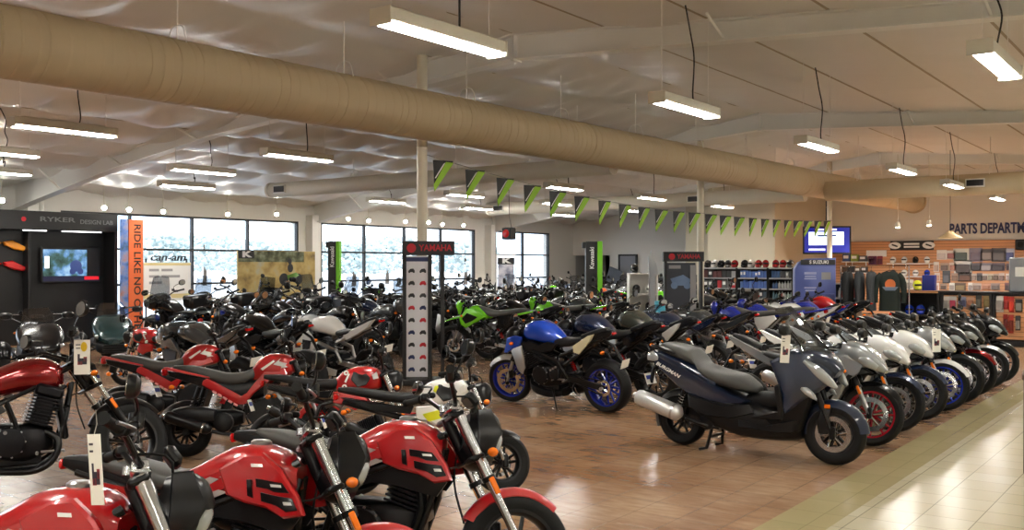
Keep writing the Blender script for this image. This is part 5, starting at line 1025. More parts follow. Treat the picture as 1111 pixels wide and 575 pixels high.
# --- black display wall with screen, before the window wall (faces -Y)
V0 = 20.5
o = empty('display_wall', (10.2, V0, 0)); tag(o, 'long black display wall with grey header lettering in front of the windows', 'display wall')
b = MB(); b.box((-.2, .25, 1.35), (5.1, .1, 2.7), 0, bev=.01); b.box((.47, .1, 1.25), (.06, .24, 2.3), 0); b.box((2.33, .0, 1.35), (.08, .5, 2.7), 0); b.build('back_panel', 'black_panel', o)
b = MB(); b.box((-.2, .02, 2.64), (5.14, .56, .4), 0, bev=.01); hd_ = b.build('header', 'black_panel', o)
text('header_lettering', 'RYKER', .14, 'dim_print', (.95, -.265, 2.67), TX, hd_, bold=.002, sx=1.9); text('header_lettering', 'DESIGN LAB', .13, 'dim_print', (1.85, -.265, 2.64), TX, hd_, bold=.002, sx=1.1)
b = MB(); b.cyl((.22, -.26, 2.66), (.22, -.27, 2.66), .05, n=14); b.build('red_dot', 'red_print', hd_)
for x, l in ((-1.2, .8), (.5, .5), (1.55, .9)):
    b = MB(); b.box((x, -.18, 2.43), (l, .05, .025), 0, bev=.004); b.build('light_bar', mat('bar_glow', 'ffffff', .4, emit=(1, 1, 1), estr=2.0), o)
t = empty('television', (11.65, V0 + .10, 1.70)); tag(t, 'television on the black display wall showing parked motorcycles', 'television')
b = MB(); b.box((0, 0, 0), (1.36, .06, .78), 0, bev=.012); b.box((0, .055, 0), (.4, .05, .3), 0); b.build('bezel', 'black_panel', t)
b = MB(); b.box((-.14, -.034, .05), (1.0, .006, .58), 0, bev=0); sc_ = b.build('screen', screen_mat('tv_picture', [(.35, '1c2c20'), (.46, '3a5a58'), (.54, '5c86b4'), (.68, 'a8c8d8')], 3.2, .9), t)
b = MB(); b.box((0, -.034, -.3), (1.28, .006, .1), 0, bev=0); b.build('ticker', mat('tick', '101018', .3, emit=(.1, .1, .22), estr=.6), t); b = MB(); b.box((.47, -.04, -.29), (.34, .004, .07), 0, bev=0); b.build('red_caption', mat('tvred', 'c01828', .3, emit=(.8, .1, .12), estr=.8), t); b = MB(); b.box((-.56, -.04, .06), (.1, .004, .26), 0, bev=0); b.build('white_caption', mat('tvwhite', 'f0f0f0', .3, emit=(1, 1, 1), estr=.9), t)
b = MB(); b.ell((.1, -.04, -.02), (.14, .006, .13), 0, 12, 6); b.cyl((.02, -.04, -.14), (.02, -.046, -.14), .07, n=12); b.cyl((.2, -.04, -.14), (.2, -.046, -.14), .07, n=12); b.build('pictured_motorcycle', mat('tvblue', '30406c', .3, emit=(.12, .17, .34), estr=.9), t)
for k, (px, py, c, lab) in enumerate(((-12, 261, 'd68a1c', 'jagged orange body panel hung on the black display wall, leftmost'), (17, 267, 'd68a1c', 'jagged orange body panel hung on the black display wall, right of its twin'), (-12, 284, 'c01c20', 'jagged red body panel hung low on the black display wall, leftmost'), (17, 289, 'c01c20', 'jagged red body panel hung low on the black display wall, right of its twin'))):
    b = MB(); b.plate([(-.26, .08), (-.08, .11), (.26, -.05), (.15, -.11), (-.05, -.08), (-.22, .0)], .04, -.05, 0, .02); q = b.build('body_panel', paint(c)); q.location = at_v(px, py, V0 + .15); tag(q, lab, 'body panel', 'body panels on the display wall')
# --- orange banner
o = empty('banner_stand', (12.86, V0 - .5, 0)); tag(o, 'tall orange banner with dark lettering down its side, beside the black display wall', 'banner')
b = MB(); b.box((0, 0, 1.42), (.36, .03, 2.62), 0, bev=.004); b.build('banner_cloth', 'orange_print', o); b = MB(); b.box((-.28, .02, 1.42), (.2, .03, 2.62), 0, bev=.004); b.build('picture_strip', screen_mat('strip_pic', [(.3, '2c4a40'), (.45, '5a7cc0'), (.55, '8a90b0'), (.7, 'b07868')], 4, 0), o); b = MB(); b.box((-.08, 0, .05), (.6, .4, .1), 0, bev=.02); b.build('base', 'black_panel', o)
text('banner_lettering', 'RIDE LIKE NO OTHER', .235, 'black_print', (.02, -.018, 1.36), (PI / 2, rad(90), 0), o, bold=.003, sx=1.12)
# --- sign board with three text lines
o = empty('sign_board', (13.95, V0 - .1, 0)); tag(o, 'white sign board with grey text lines, standing before the windows beside the orange banner', 'sign')
b = MB(); b.box((0, 0, 1.3), (1.28, .04, .92), 0, bev=.004); b.build('board', 'white_print', o)
for z_, h_ in ((.96, .1), (1.72, .06)): b = MB(); b.box((0, -.023, z_), (1.28, .004, h_), 0, bev=0); b.build('yellow_band', mat('sand_print', 'd8c890', .5), o)
text('sign_lettering', 'can-am', .25, 'black_print', (0, -.03, 1.88), TX, o, .012, bold=.003, sx=1.35, shear=.2)
for k, ws in enumerate(((.26, .3), (.26, .5), (.34,))):
    x_ = -.5
    for w_ in ws: b = MB(); b.box((x_ + w_ / 2, -.023, 1.58 - .15 * k), (w_, .004, .06), 0, bev=0); b.build('text_line', 'grey_print', o); x_ += w_ + .07
b = MB(); 
for x in (-.55, .55): b.cyl((x, .03, 0), (x, .03, 1.85), .02); 
b.box((0, .03, .02), (1.3, .4, .04), 0, bev=.01); b.build('stand', 'black_panel', o)
# --- billboard with a rider in a yellow field
o = empty('billboard', (17.3, V0 - .1, 0)); tag(o, 'wide picture board of a rider in a yellow field, standing before the windows', 'billboard')
b = MB(); b.box((0, 0, 1.42), (2.62, .05, 1.3), 0, bev=.004); bd = b.build('board', screen_mat('field_pic', [(.3, '5a4c30'), (.42, 'a88c50'), (.55, 'c8b070'), (.7, 'b8b8a0')], 2.4, 0), o)
b = MB(); b.box((-.2, -.028, 1.92), (2.2, .004, .28), 0, bev=0); b.build('picture_trees', screen_mat('trees_pic', [(.35, '2e3420'), (.5, '5c6040'), (.65, '8c9478')], 5, 0), o)
b = MB(); b.ell((.42, -.03, 1.62), (.1, .008, .12), 0, 12, 6); b.ell((.4, -.032, 1.8), (.07, .008, .08), 0, 12, 6); b.cyl((.2, -.026, 1.32), (.2, -.034, 1.32), .16, n=18); b.cyl((.7, -.026, 1.32), (.7, -.034, 1.32), .15, n=18); b.build('pictured_rider', 'dark_panel', o); b = MB(); b.plate([(.3, 1.42), (.62, 1.5), (.72, 1.42), (.5, 1.3), (.34, 1.3)], -.026, -.038, 0, .002); b.build('pictured_motorcycle', mat('dkgreen', '5c8a30', .5), o)
b = MB(); b.box((-1.05, -.03, 1.97), (.5, .01, .2), 0, bev=0); kb = b.build('logo_panel', 'black_print', o); text('logo_lettering', 'K', .2, 'white_print', (-1.05, -.037, 1.97), TX, kb, .001, bold=.012, sx=2.0)
b = MB()
for x in (-1.1, 1.1): b.box((x, .05, .8), (.06, .06, 1.6), 0); b.box((x, .0, .02), (.08, .5, .04), 0)
b.build('stand', 'black_panel', o)
# --- two black and green totems
def totem(px, py, d, w, ztop, label, rz=0):
    p = at_d(px, 288, d); o = empty('totem', (p.x, p.y, 0), TH - PI / 2 + rad(rz)); tag(o, label, 'totem', 'black and green totems')
    b = MB(); b.box((-w * .15, 0, ztop / 2), (w * .7, .3, ztop), 0, bev=.01); b.box((-w * .55, .0, ztop - .09), (w * .3, .28, .16), 0, bev=.01); b.build('body', 'black_print', o); b = MB(); b.box((w * .36, 0, ztop / 2 + .005), (w * .3, .32, ztop), 0, bev=.01); b.build('green_edge', 'green_print', o)
    text('totem_lettering', 'Kawasaki', .15, 'white_print', (-w * .12, -.152, ztop - .42), (PI / 2, -PI / 2, 0), o, .001, bold=.004); b = MB(); b.box((0, 0, .03), (w * 1.5, .5, .06), 0, bev=.01); b.build('base', 'black_print', o)
totem(363, 263, 26.5, .31, 2.34, 'slim black totem with a green edge before the windows, beside the billboard')
totem(644, 263, 25, .42, 2.30, 'black totem with a green edge before the far end wall')
# --- white framed banner stand with a K
p = at_d(549, 288, 29); o = empty('framed_banner', (p.x, p.y, 0), TH - PI / 2); tag(o, 'white framed picture stand with a black logo at its top, before the far window', 'banner')
b = MB()
for x in (-.28, .28): b.box((x, 0, 1.0), (.04, .04, 2.0), 0)
b.box((0, 0, 2.0), (.6, .04, .04), 0); b.box((0, 0, .02), (.7, .4, .04), 0); b.build('frame', 'white_print', o); b = MB(); b.box((0, 0, 1.3), (.48, .02, 1.1), 0, bev=0); b.build('picture', screen_mat('snow_pic', [(.35, '8c90a8'), (.5, 'b8bccc'), (.65, 'dcdce4')], 5, 0), o)
b = MB(); b.box((0, -.015, 1.82), (.5, .012, .2), 0, bev=0); kb = b.build('logo_panel', 'black_print', o); text('logo_lettering', 'K', .19, 'white_print', (0, -.023, 1.82), TX, kb, .001, bold=.012, sx=1.8)
# --- photo-card stands with red header lettering
def photo_stand(px, d, ztop, hw, label, rz, sheet):
    p = at_d(px, 288, d); o = empty('photo_stand', (p.x, p.y, 0), TH - PI / 2 + rad(rz)); tag(o, label, 'display stand')
    b = MB(); b.box((0, 0, ztop - .1), (hw, .3, .2), 0, bev=.008); h = b.build('header', 'black_print', o)
    text('header_lettering', 'YAMAHA', .125, 'red_print', (.1, -.153, ztop - .1), TX, h, .002, bold=.003, sx=.9); b = MB(); b.cyl((-.24, -.15, ztop - .1), (-.24, -.156, ztop - .1), .065, n=20); b.build('round_logo', 'red_print', h)
    b = MB()
    for x in ((-.34, .02, .2) if sheet else (-.36, .36)): b.box((x, 0, (ztop - .2) / 2), (.055, .28, ztop - .2), 0, bev=.006)
    b.box((0, 0, .04), (hw, .5, .08), 0, bev=.01); b.build('frame', 'black_print', o)
    if sheet:
        b = MB(); b.box((-.16, -.1, (ztop - .2) / 2 + .05), (.33, .03, ztop - .32), 0, bev=.003); s = b.build('photo_sheet', mat('sheet_white', 'dcdce2', .5), o); rs = random.Random(5)
        b = MB(); b.box((-.16, -.117, ztop - .26), (.32, .004, .06), 0, bev=0); b.build('sheet_band', 'navy_print', s)
        for r_ in range(9):
            for c in range(2):
                b = MB(); x, z = -.24 + .16 * c, ztop - .42 - .175 * r_; b.plate([(-.05, .0), (-.02, .03), (.03, .035), (.055, .0), (.03, -.025), (-.035, -.025)], 0, -.002, 0, .0005); b.cyl((-.035, 0, -.02), (-.035, -.003, -.02), .02, n=8); b.cyl((.037, 0, -.02), (.037, -.003, -.02), .02, n=8); q = b.build('pictured_motorcycle', 'red_print' if rs.random() < .15 else 'navy_print' if rs.random() < .3 else 'dark_panel', s); q.location = (x, -.1165, z); q.scale = (.85, 1, .85)
    else:
        b = MB(); b.box((-.06, -.02, (ztop - .2) / 2), (.62, .04, ztop - .25), 0, bev=.003); s = b.build('dark_sheet', mat('sheet_dark', '2c313c', .45), o); b = MB(); b.plate([(-.26, 1.42), (.0, 1.5), (.16, 1.4), (.1, 1.28), (-.2, 1.28)], -.042, -.046, 0, .001); b.cyl((-.18, -.042, 1.28), (-.18, -.047, 1.28), .07, n=14); b.cyl((.08, -.042, 1.28), (.08, -.047, 1.28), .07, n=14); b.build('pictured_motorcycle', mat('pic_blue', '6c84a8', .5), s); b = MB(); b.box((-.17, -.043, 1.66), (.24, .004, .07), 0, bev=0); b.build('sheet_caption', 'grey_print', s); b = MB(); b.box((.2, -.05, 1.1), (.12, .03, 1.2), 0, bev=.003); b.build('side_sheet', 'grey_print', s)
photo_stand(465, 14.0, 2.04, .74, 'tall stand with a white sheet of little motorcycle photos beside the cream post', 4, True)
photo_stand(741, 20.0, 1.97, .82, 'tall dark stand with red header lettering beside the second cream post', -4, False)
# --- tall violet-blue brand stand
p = at_d(884, 288, 21.5); o = empty('brand_stand', (p.x, p.y, 0), TH - PI / 2 - .06); tag(o, 'tall violet-blue stand with a black header plate in front of the oil shelves', 'display stand')
b = MB(); b.plate([(-.45, 0), (-.45, 1.62), (-.36, 1.76), (-.2, 1.84), (.43, 1.86), (.43, 0)], .1, -.1, 0, .01); b.build('panel', mat('violet_blue', '5c6cb4', .5, var=.2, vscale=3), o); b = MB(); b.box((.04, -.115, 1.76), (.74, .03, .11), 0, bev=.004); h = b.build('header_plate', 'black_print', o); text('header_lettering', 'S SUZUKI', .1, 'white_print', (.06, -.132, 1.76), TX, h, .001, bold=.003, sx=1.0)
for x, z, w_, hh in ((-.12, 1.52, .26, .05), (-.12, 1.45, .24, .03), (-.12, 1.4, .26, .03), (-.12, 1.2, .26, .03), (-.12, 1.14, .22, .03), (.22, 1.46, .2, .16), (.18, 1.0, .26, .05)):
    b = MB(); b.box((x, -.103, z), (w_, .006, hh), 0, bev=0); b.build('printed_block', mat('pale_violet', 'a8b0d8', .5) if w_ > .21 else 'grey_print', o)
b = MB(); b.box((.22, -.13, .82), (.36, .06, .5), 0, bev=.01); b.build('leaflet_pocket', mat('pocket', '4c5a98', .4), o)
# --- television in the parts corner, on a pole from the ceiling
p = at_d(897, 261, 31.0); o = empty('television', p, TH - PI / 2 - .25); tag(o, 'ceiling-hung television with a blue-bordered white screen in the parts corner', 'television')
b = MB(); b.box((0, 0, 0), (1.46, .08, .88), 0, bev=.015); b.tube([(0, .08, .2), (0, .08, roof(p.y) - .3 - p.z)], .03, 0, 8); b.build('bezel', 'black_panel', o); b = MB(); b.box((0, -.043, 0), (1.36, .006, .78), 0, bev=0); b.build('screen', mat('tv_blue', '202c98', .3, emit=(.03, .05, .42), estr=.8), o)
b = MB(); b.box((-.02, -.047, .05), (1.06, .006, .42), 0, bev=0); s = b.build('white_page', mat('tv_page', 'f0f4ff', .3, emit=(.8, .88, 1), estr=.95), o); b = MB(); b.box((0, -.052, .14), (.56, .003, .05), 0, bev=0); b.build('text_line', 'blue_print', s)
b = MB(); b.box((0, -.047, .33), (.6, .004, .05), 0, bev=0); b.build('title_line', mat('tv_txt', 'f0f0ff', .3, emit=(.9, .9, 1), estr=.8), o); b = MB(); b.box((-.3, -.047, -.3), (.5, .004, .06), 0, bev=0); b.build('footer_line', 'tv_txt', o)
# --- pennants between the posts
posts = [at_d(458, 169, 14.5), at_d(760, 232, 22.2), at_d(900, 240, 29.4)]
o = empty('pennant_string', posts[0]); tag(o, 'string of black and green pennants strung between the three cream posts', 'pennant string')
def pen_pt(t, a, c, sag): q = a.lerp(c, t); q.z -= sag * 4 * t * (1 - t); return q
b = MB(); segs = [(posts[0], posts[1], .16, 12), (posts[1], posts[2], .06, 11)]; pts = []
for a, c, sg, n in segs: pts += [pen_pt(i / 24, a, c, sg) - posts[0] + Vector((0, -.09, 0)) for i in range(25)]
b.tube(pts, .006, 0, 5); b.build('cord', 'string', o)
du_ = (posts[1] - posts[0]).normalized(); du_.z = 0; du_.normalize(); rp_ = random.Random(4)
for a, c, sg, n in segs:
    for k in range(n):
        t = (k + .55) / (n + .1); q = pen_pt(t, a, c, sg) - posts[0]; ca = rp_.uniform(-.55, -.2); e = Vector((math.cos(ca) * du_.x - math.sin(ca) * du_.y, math.sin(ca) * du_.x + math.cos(ca) * du_.y, 0)); nm = Vector((e.y, -e.x, 0))
        def P(x, z, y=0): return q + e * x + nm * (y + .09) + Vector((0, 0, z))
        b = MB(); W, Ht = .17, .47
        b.add([P(-W, 0), P(W, 0), P(-W * .86, -Ht), P(-W, 0, -.004), P(W, 0, -.004), P(-W * .86, -Ht, -.004)], [(0, 1, 2), (5, 4, 3), (0, 3, 4, 1), (1, 4, 5, 2), (2, 5, 3, 0)], 0)
        for sd, yy in ((1, .002), (-1, -.006)):
            b.add([P(W * .25, -.02, yy), P(W * 1.0, -.03, yy), P(-W * .84, -Ht, yy), P(-W * .92, -Ht * .78, yy)], [(0, 1, 2, 3)], 1); b.add([P(W * .02, -.05, yy * 1.05), P(W * .2, -.03, yy * 1.05), P(-W * .72, -Ht * .58, yy * 1.05), P(-W * .84, -Ht * .58, yy * 1.05)], [(0, 1, 2, 3)], 2)
        b.build('pennant', ['black_print', mat('pennant_green', '98cc34', .6), 'white_print'], o, flat=True)
# --- framed picture in the recess, dark poster on the end wall
o = empty('framed_picture', (UW1 + 1.76, 21.35, 1.62)); tag(o, 'small dark framed picture on the wall of the recess', 'picture'); b = MB(); b.box((0, 0, 0), (.05, .42, .52), 0, bev=.01); b.build('picture_frame', 'black_panel', o); b = MB(); b.box((-.028, 0, 0), (.006, .3, .4), 0, bev=0); b.build('picture', screen_mat('small_pic', [(.4, '6a7048'), (.6, 'b0a880')], 8, 0), o)
p = at_u(666, 312, 34.6); b = MB(); b.box((0, 0, 0), (.06, .62, .62), 0, rot=Matrix.Rotation(rad(20), 3, 'X'), bev=.01); o = b.build('framed_poster', mat('poster_grey', '4c525c', .4, var=.4, vscale=6)); o.location = (34.62, p.y, 1.25); tag(o, 'tilted dark grey poster board on the end wall, right of the totem', 'poster')

# --- wooden display stand cut by the right edge of the photo
p = at_d(1108.6, 524, 7.62); o = empty('wooden_stand', (p.x, p.y, 0), TH - PI / 2 - .5); tag(o, 'dark brown wooden display stand, only its edge showing at the right edge', 'stand'); mat('brown_wood', '4c3424', .5, var=.4, vscale=12)
b = MB(); b.box((.3, .25, .43), (.58, .46, .74), 0, bev=.01); b.build('carcass', 'brown_wood', o); b = MB(); b.box((.3, .25, .82), (.6, .5, .04), 0, bev=.008); b.build('top', 'brown_wood', o); b = MB(); b.box((.3, .25, .03), (.56, .44, .06), 0, bev=.004); b.build('plinth', 'black_panel', o)
# ================================================================ parts department
ms = mat('slatwall', 'c88e62', .5); N, L, b_ = nodes(ms)
tc = N.new('ShaderNodeTexCoord'); sp = N.new('ShaderNodeSeparateXYZ'); L.new(tc.outputs['Object'], sp.inputs[0]); mu = N.new('ShaderNodeMath'); mu.operation = 'MULTIPLY'; mu.inputs[1].default_value = 1 / .1; L.new(sp.outputs['Z'], mu.inputs[0]); fr = N.new('ShaderNodeMath'); fr.operation = 'FRACT'; L.new(mu.outputs[0], fr.inputs[0]); gt = N.new('ShaderNodeMath'); gt.operation = 'GREATER_THAN'; gt.inputs[1].default_value = .12; L.new(fr.outputs[0], gt.inputs[0])
mx = N.new('ShaderNodeMixRGB'); mx.inputs[1].default_value = srgb('7c5236'); mx.inputs[2].default_value = srgb('cc9468'); L.new(gt.outputs[0], mx.inputs[0]); L.new(mx.outputs[0], b_.inputs['Base Color'])
US = 34.86; mat('shelf_grey', '8c8c8a', .5)
va, vb = at_u(812, 300, US).y, -2.0
b = MB(); b.box((US + .06, (va + vb) / 2, 1.27), (.08, va - vb, 2.5), bev=.004); struct(b.build('trim_3', 'slatwall'))
RW = -PI / 2     # things on the end wall face the camera side (-X)
text_at = at_u(1030, 249.5, UW1 - .02)
o = text('wall_lettering', 'PARTS DEPARTMENT', .47, 'navy_print', text_at, (PI / 2, 0, RW), None, .012, align='LEFT', bold=.014, sx=.64); tag(o, 'dark blue parts department lettering on the white wall above the packages', 'wall lettering')
p0, p1 = at_u(966, 267, US - .03), at_u(1013, 267, US - .03)
o = empty('wall_sign', (US - .03, (p0.y + p1.y) / 2, p0.z), RW); tag(o, 'long black sign with two white ovals above the helmet shelf', 'sign'); b = MB(); b.box((0, 0, 0), (p0.y - p1.y, .05, .32), 0, bev=.008); b.build('panel', 'black_print', o)
for x in (-.55, .55):
    b = MB(); b.rev([(0, 0), (.2, 0), (.2, .01), (0, .01)], (0, 0, 0), 'y', 24, closed=False); b.v = [(x + vx, -.035 + vy, vz * .58) for vx, vy, vz in b.v]; e_ = b.build('oval_logo', 'white_print', o); b = MB(); b.box((x, -.037, .0), (.2, .006, .05), 0, bev=0, rot=Matrix.Rotation(rad(20), 3, 'Y')); b.build('oval_stroke', 'black_print', e_)
for z in (.05, -.05):
    b = MB(); b.box((0, -.028, z), (.5, .006, .06), 0, bev=0); b.build('sign_lettering', 'white_print', o)
def product(name, c, d, m, label, cat, g, top=None, bottle=False):
    b = MB()
    if bottle: b.loft([(0, 0, .001, .001)], 0, 8, sub=1) if False else b.rev([(d[0] * .5, 0), (d[0] * .5, d[2] * .62), (d[0] * .42, d[2] * .72), (d[0] * .18, d[2] * .82), (d[0] * .18, d[2]), (.002, d[2])], (0, 0, -d[2] / 2), 'z', 10, 0, closed=False)
    else: b.box((0, 0, 0), d, 0, bev=.004); b.box((0, -d[1] / 2 - .001, d[2] * .1), (d[0] * .7, .003, d[2] * .4), 1, bev=0)
    o = b.build(name, [m, top or ('white_print' if rs.random() < .25 else m)]); o.location = c; o.rotation_euler = (0, 0, RW); return tag(o, label, cat, g)
def M_(h): return mat('pk_' + h, h, .45)
rs = random.Random(9)
def shelf_unit(x0, x1, u, ztop, nsh, label, depth=.45, back='black_panel', shelf='shelf_grey'):
    v0, v1 = at_u(x0, 300, u).y, at_u(x1, 300, u).y; w = v0 - v1; o = empty('shelf_unit', (u, (v0 + v1) / 2, 0), RW); tag(o, label, 'shelf unit')
    b = MB(); b.box((0, depth / 2, ztop / 2), (w, .04, ztop), 0, bev=.004)
    for s in (-1, 1): b.box((s * (w / 2 - .012), 0, ztop / 2), (.024, depth, ztop), 0, bev=.004)
    b.box((0, 0, .06), (w, depth, .12), 0, bev=.004); b.build('carcass', back, o); zs = []
    for k in range(nsh):
        z = .14 + (ztop - .14) * k / (nsh - 1) - (.012 if k == nsh - 1 else 0); zs.append(z); q = MB(); q.box((0, -.01, z), (w - .05, depth, .024), 0, bev=.004); s = q.build('shelf', shelf if k else back, o)
        q = MB(); q.box((0, -depth / 2 - .02, z), (w - .05, .01, .04), 0, bev=0); q.build('price_strip', 'grey_print' if k else back, s)
    return v0, v1, zs
OR5 = ['bottom', 'second', 'third', 'fourth', 'fifth', 'top']
def helmet_proto():
    o = empty('helmet'); b = MB(); b.ell((0, 0, .14), (.13, .155, .135), 0, 18, 12); b.loft([(-.09, .07, .06, .05), (0, .065, .1, .06), (.09, .07, .06, .05)], 0, 14, 2.6, y=-.075); b.build('shell', 'paint', o)
    b = MB(); b.ell((0, -.075, .145), (.112, .09, .05), 0, 16, 8); b.build('visor', 'satin', o); b = MB(); b.ell((0, .0, .03), (.1, .11, .025), 0, 14, 6); b.build('lining', 'rubber', o); return o
HEL = []
def helmet(c, rz, p, label, g): HEL.append((c, rz, p, label, g))
WN, BK, RD, YL, BL, GR = 'white', 'black', 'red', 'yellow', 'blue', 'grey'
HC = dict(white=hexp('e8e6e0'), black=BLK, red=hexp('a01c20'), yellow=hexp('d8dc28'), blue=hexp('1c3cb0'), grey=GRY)
# three shelf units with helmets along the top
un = [(764, 802.5, 'dark shelf unit of helmets and yellow jugs beside the second cream post'), (803.5, 836, 'shelf unit of blue oil boxes, middle one of three'), (837, 863, 'shelf unit of mixed bottles beside the violet-blue stand')]
UU = 26.4; cols = [[('6a2a2c', '3a3a3c', '8c8c8a', '202022'), ('2a2a2c', 'c8c6c0', '8a2a2c'), ('d8b020', 'c8c4ba', '3a3a3c'), ('b02830', '202022', '6c6c6c'), ('9c9c9c', '5a2c2c', '303032')], [('6a80b8', '5c74b4', '8496c4'), ('5a6a50', '46503c', '6c7458'), ('3c4450', '4a5a66', '9aa090'), ('5070b8', '6484c4', '4464b0'), ('5878bc', '7c94c8', '4a6ab4')], [('7c6a50', '5a4a3c', '8c7c60'), ('3a3a3c', '782c2c', 'a89c88'), ('5a7c8c', 'a4b4b0', '6c3c3c'), ('8c3030', '4c6ca0', 'bcbcb8'), ('4c4c50', '9a9a90', '3a5a8a')]]
nm = ['dark shelf unit', 'oil box shelf unit', 'mixed bottle shelf unit']
for q, (x0, x1, lab) in enumerate(un):
    v0, v1, zs = shelf_unit(x0, x1, UU, 1.62, 6, lab); w = v0 - v1
    for k in range(5):
        n = 9 if q == 1 and k > 2 else 7; gp = (w - .1) / n; hh = (zs[k + 1] - zs[k]) * .78
        for i in range(n):
            c = rs.choice(cols[q][k]); bt = (q == 2 and k in (2, 3)) or (q == 1 and k == 1) or (q == 0 and k == 2); h = hh * rs.uniform(.8, 1); y = v0 - .05 - gp * (i + .5)
            product('oil_bottle' if bt else 'boxed_product', (UU - .08, y, zs[k] + .013 + h / 2), (gp * .88, .16, h), M_(c), 'small %s on the %s shelf of the %s, %s from the left' % ('bottle' if bt else 'box', OR5[k], nm[q], ORD[i]), 'bottle' if bt else 'box', 'products on the %s' % nm[q], bottle=bt)
    n = (5, 4, 3)[q]; gp = (w - .06) / n
    for i in range(n): cname = rs.choice([BK, BK, WN, RD, GR]); helmet((UU - .02, v0 - .03 - gp * (i + .5), 1.622), RW + rs.uniform(-.3, .3), cname, '%s helmet on top of the %s, %s from the left' % (cname, nm[q], ORD[i]), 'helmets on top of the shelf units')
# low product shelves right of the violet-blue stand
v0, v1, zs = shelf_unit(907, 932, 24.2, 1.26, 4, 'low dark product shelves between the violet-blue stand and the jackets', .4)
for k in range(3):
    for i in range(5): y = v0 - .06 - (v0 - v1 - .12) / 5 * (i + .5); h = .24; product('spray_bottle', (24.15, y, zs[k] + .013 + h / 2), (.085, .085, h), M_(rs.choice(('c8c8c6', '9c3434', '4a5a84', 'dcdad2', '404044'))), 'small bottle on the %s shelf beside the jackets, %s from the left' % (OR5[k], ORD[i]), 'bottle', 'bottles beside the jackets', bottle=True)
# wall shelves with boxes and helmets
def wall_shelf(x0, x1, y, label, n_helm=0, cl=(), boxes=()):
    p0, p1 = at_u(x0, y, US - .2), at_u(x1, y, US - .2); w = p0.y - p1.y; o = empty('wall_shelf', (US - .17, (p0.y + p1.y) / 2, p0.z - .02), RW); tag(o, label, 'shelf'); b = MB(); b.box((0, 0, 0), (w, .34, .03), 0, bev=.004); b.build('board', 'steel_white', o); b = MB()
    for s in (-.4, .4): b.plate([(0, 0), (0, -.16), (.01, -.16), (.02, -.02), (.02, 0)], s * w, s * w + .02); 
    for s in (-.4, .4): b.box((s * w, .12, -.07), (.02, .06, .14), 0, bev=0)
    b.build('bracket', 'steel_white', o)
    for i in range(n_helm): helmet((US - .19, p0.y - w / n_helm * (i + .5), p0.z - .004), RW + rs.uniform(-.3, .3), cl[i], '%s helmet on the %s, %s from the left' % (cl[i], label.split(',')[0], ORD[i]), 'helmets on the wall shelves')
    for i, (c, h) in enumerate(boxes): product('boxed_product', (US - .17, p0.y - w / len(boxes) * (i + .5), p0.z - .004 + h / 2), (w / len(boxes) * .85, .2, h), M_(c), 'box on the %s, %s from the left' % (label.split(',')[0], ORD[i]), 'box', 'boxes on the wall shelves')
wall_shelf(963, 1012, 286, 'white wall shelf under the long black sign, upper of two', 4, (WN, WN, BK, WN))
wall_shelf(963, 1012, 300, 'white wall shelf nearer the counter, lower of two', 4, (GR, WN, WN, BL))
wall_shelf(914, 941, 284, 'white wall shelf left of the jackets, topped with coloured boxes', boxes=(('3c5a8c', .26), ('8c9a3c', .24), ('4a4a4c', .2)))
wall_shelf(914, 941, 296, 'white wall shelf close above the jackets, with dark boxes', boxes=(('4c3c34', .2), ('2c2c30', .24), ('6c5c4c', .18), ('303034', .2)))
def pack(x, y, w, h, m1, m2, label, g):
    p = at_u(x, y, US); d = p.x * math.cos(TH) + p.y * math.sin(TH); s = d / FPX; W, Hh = w * s * 1.12, h * s * 1.06
    o = empty('hanging_pack', (US - .03, p.y, p.z), RW); tag(o, label, 'package', g)
    b = MB(); b.box((0, 0, 0), (W, .012, Hh), 0, bev=0); b.build('card', M_(m1), o); b = MB(); b.box((0, -.03, -Hh * .12), (W * .78, .05, Hh * .6), 0, bev=.012); b.build('blister', M_(m2), o)
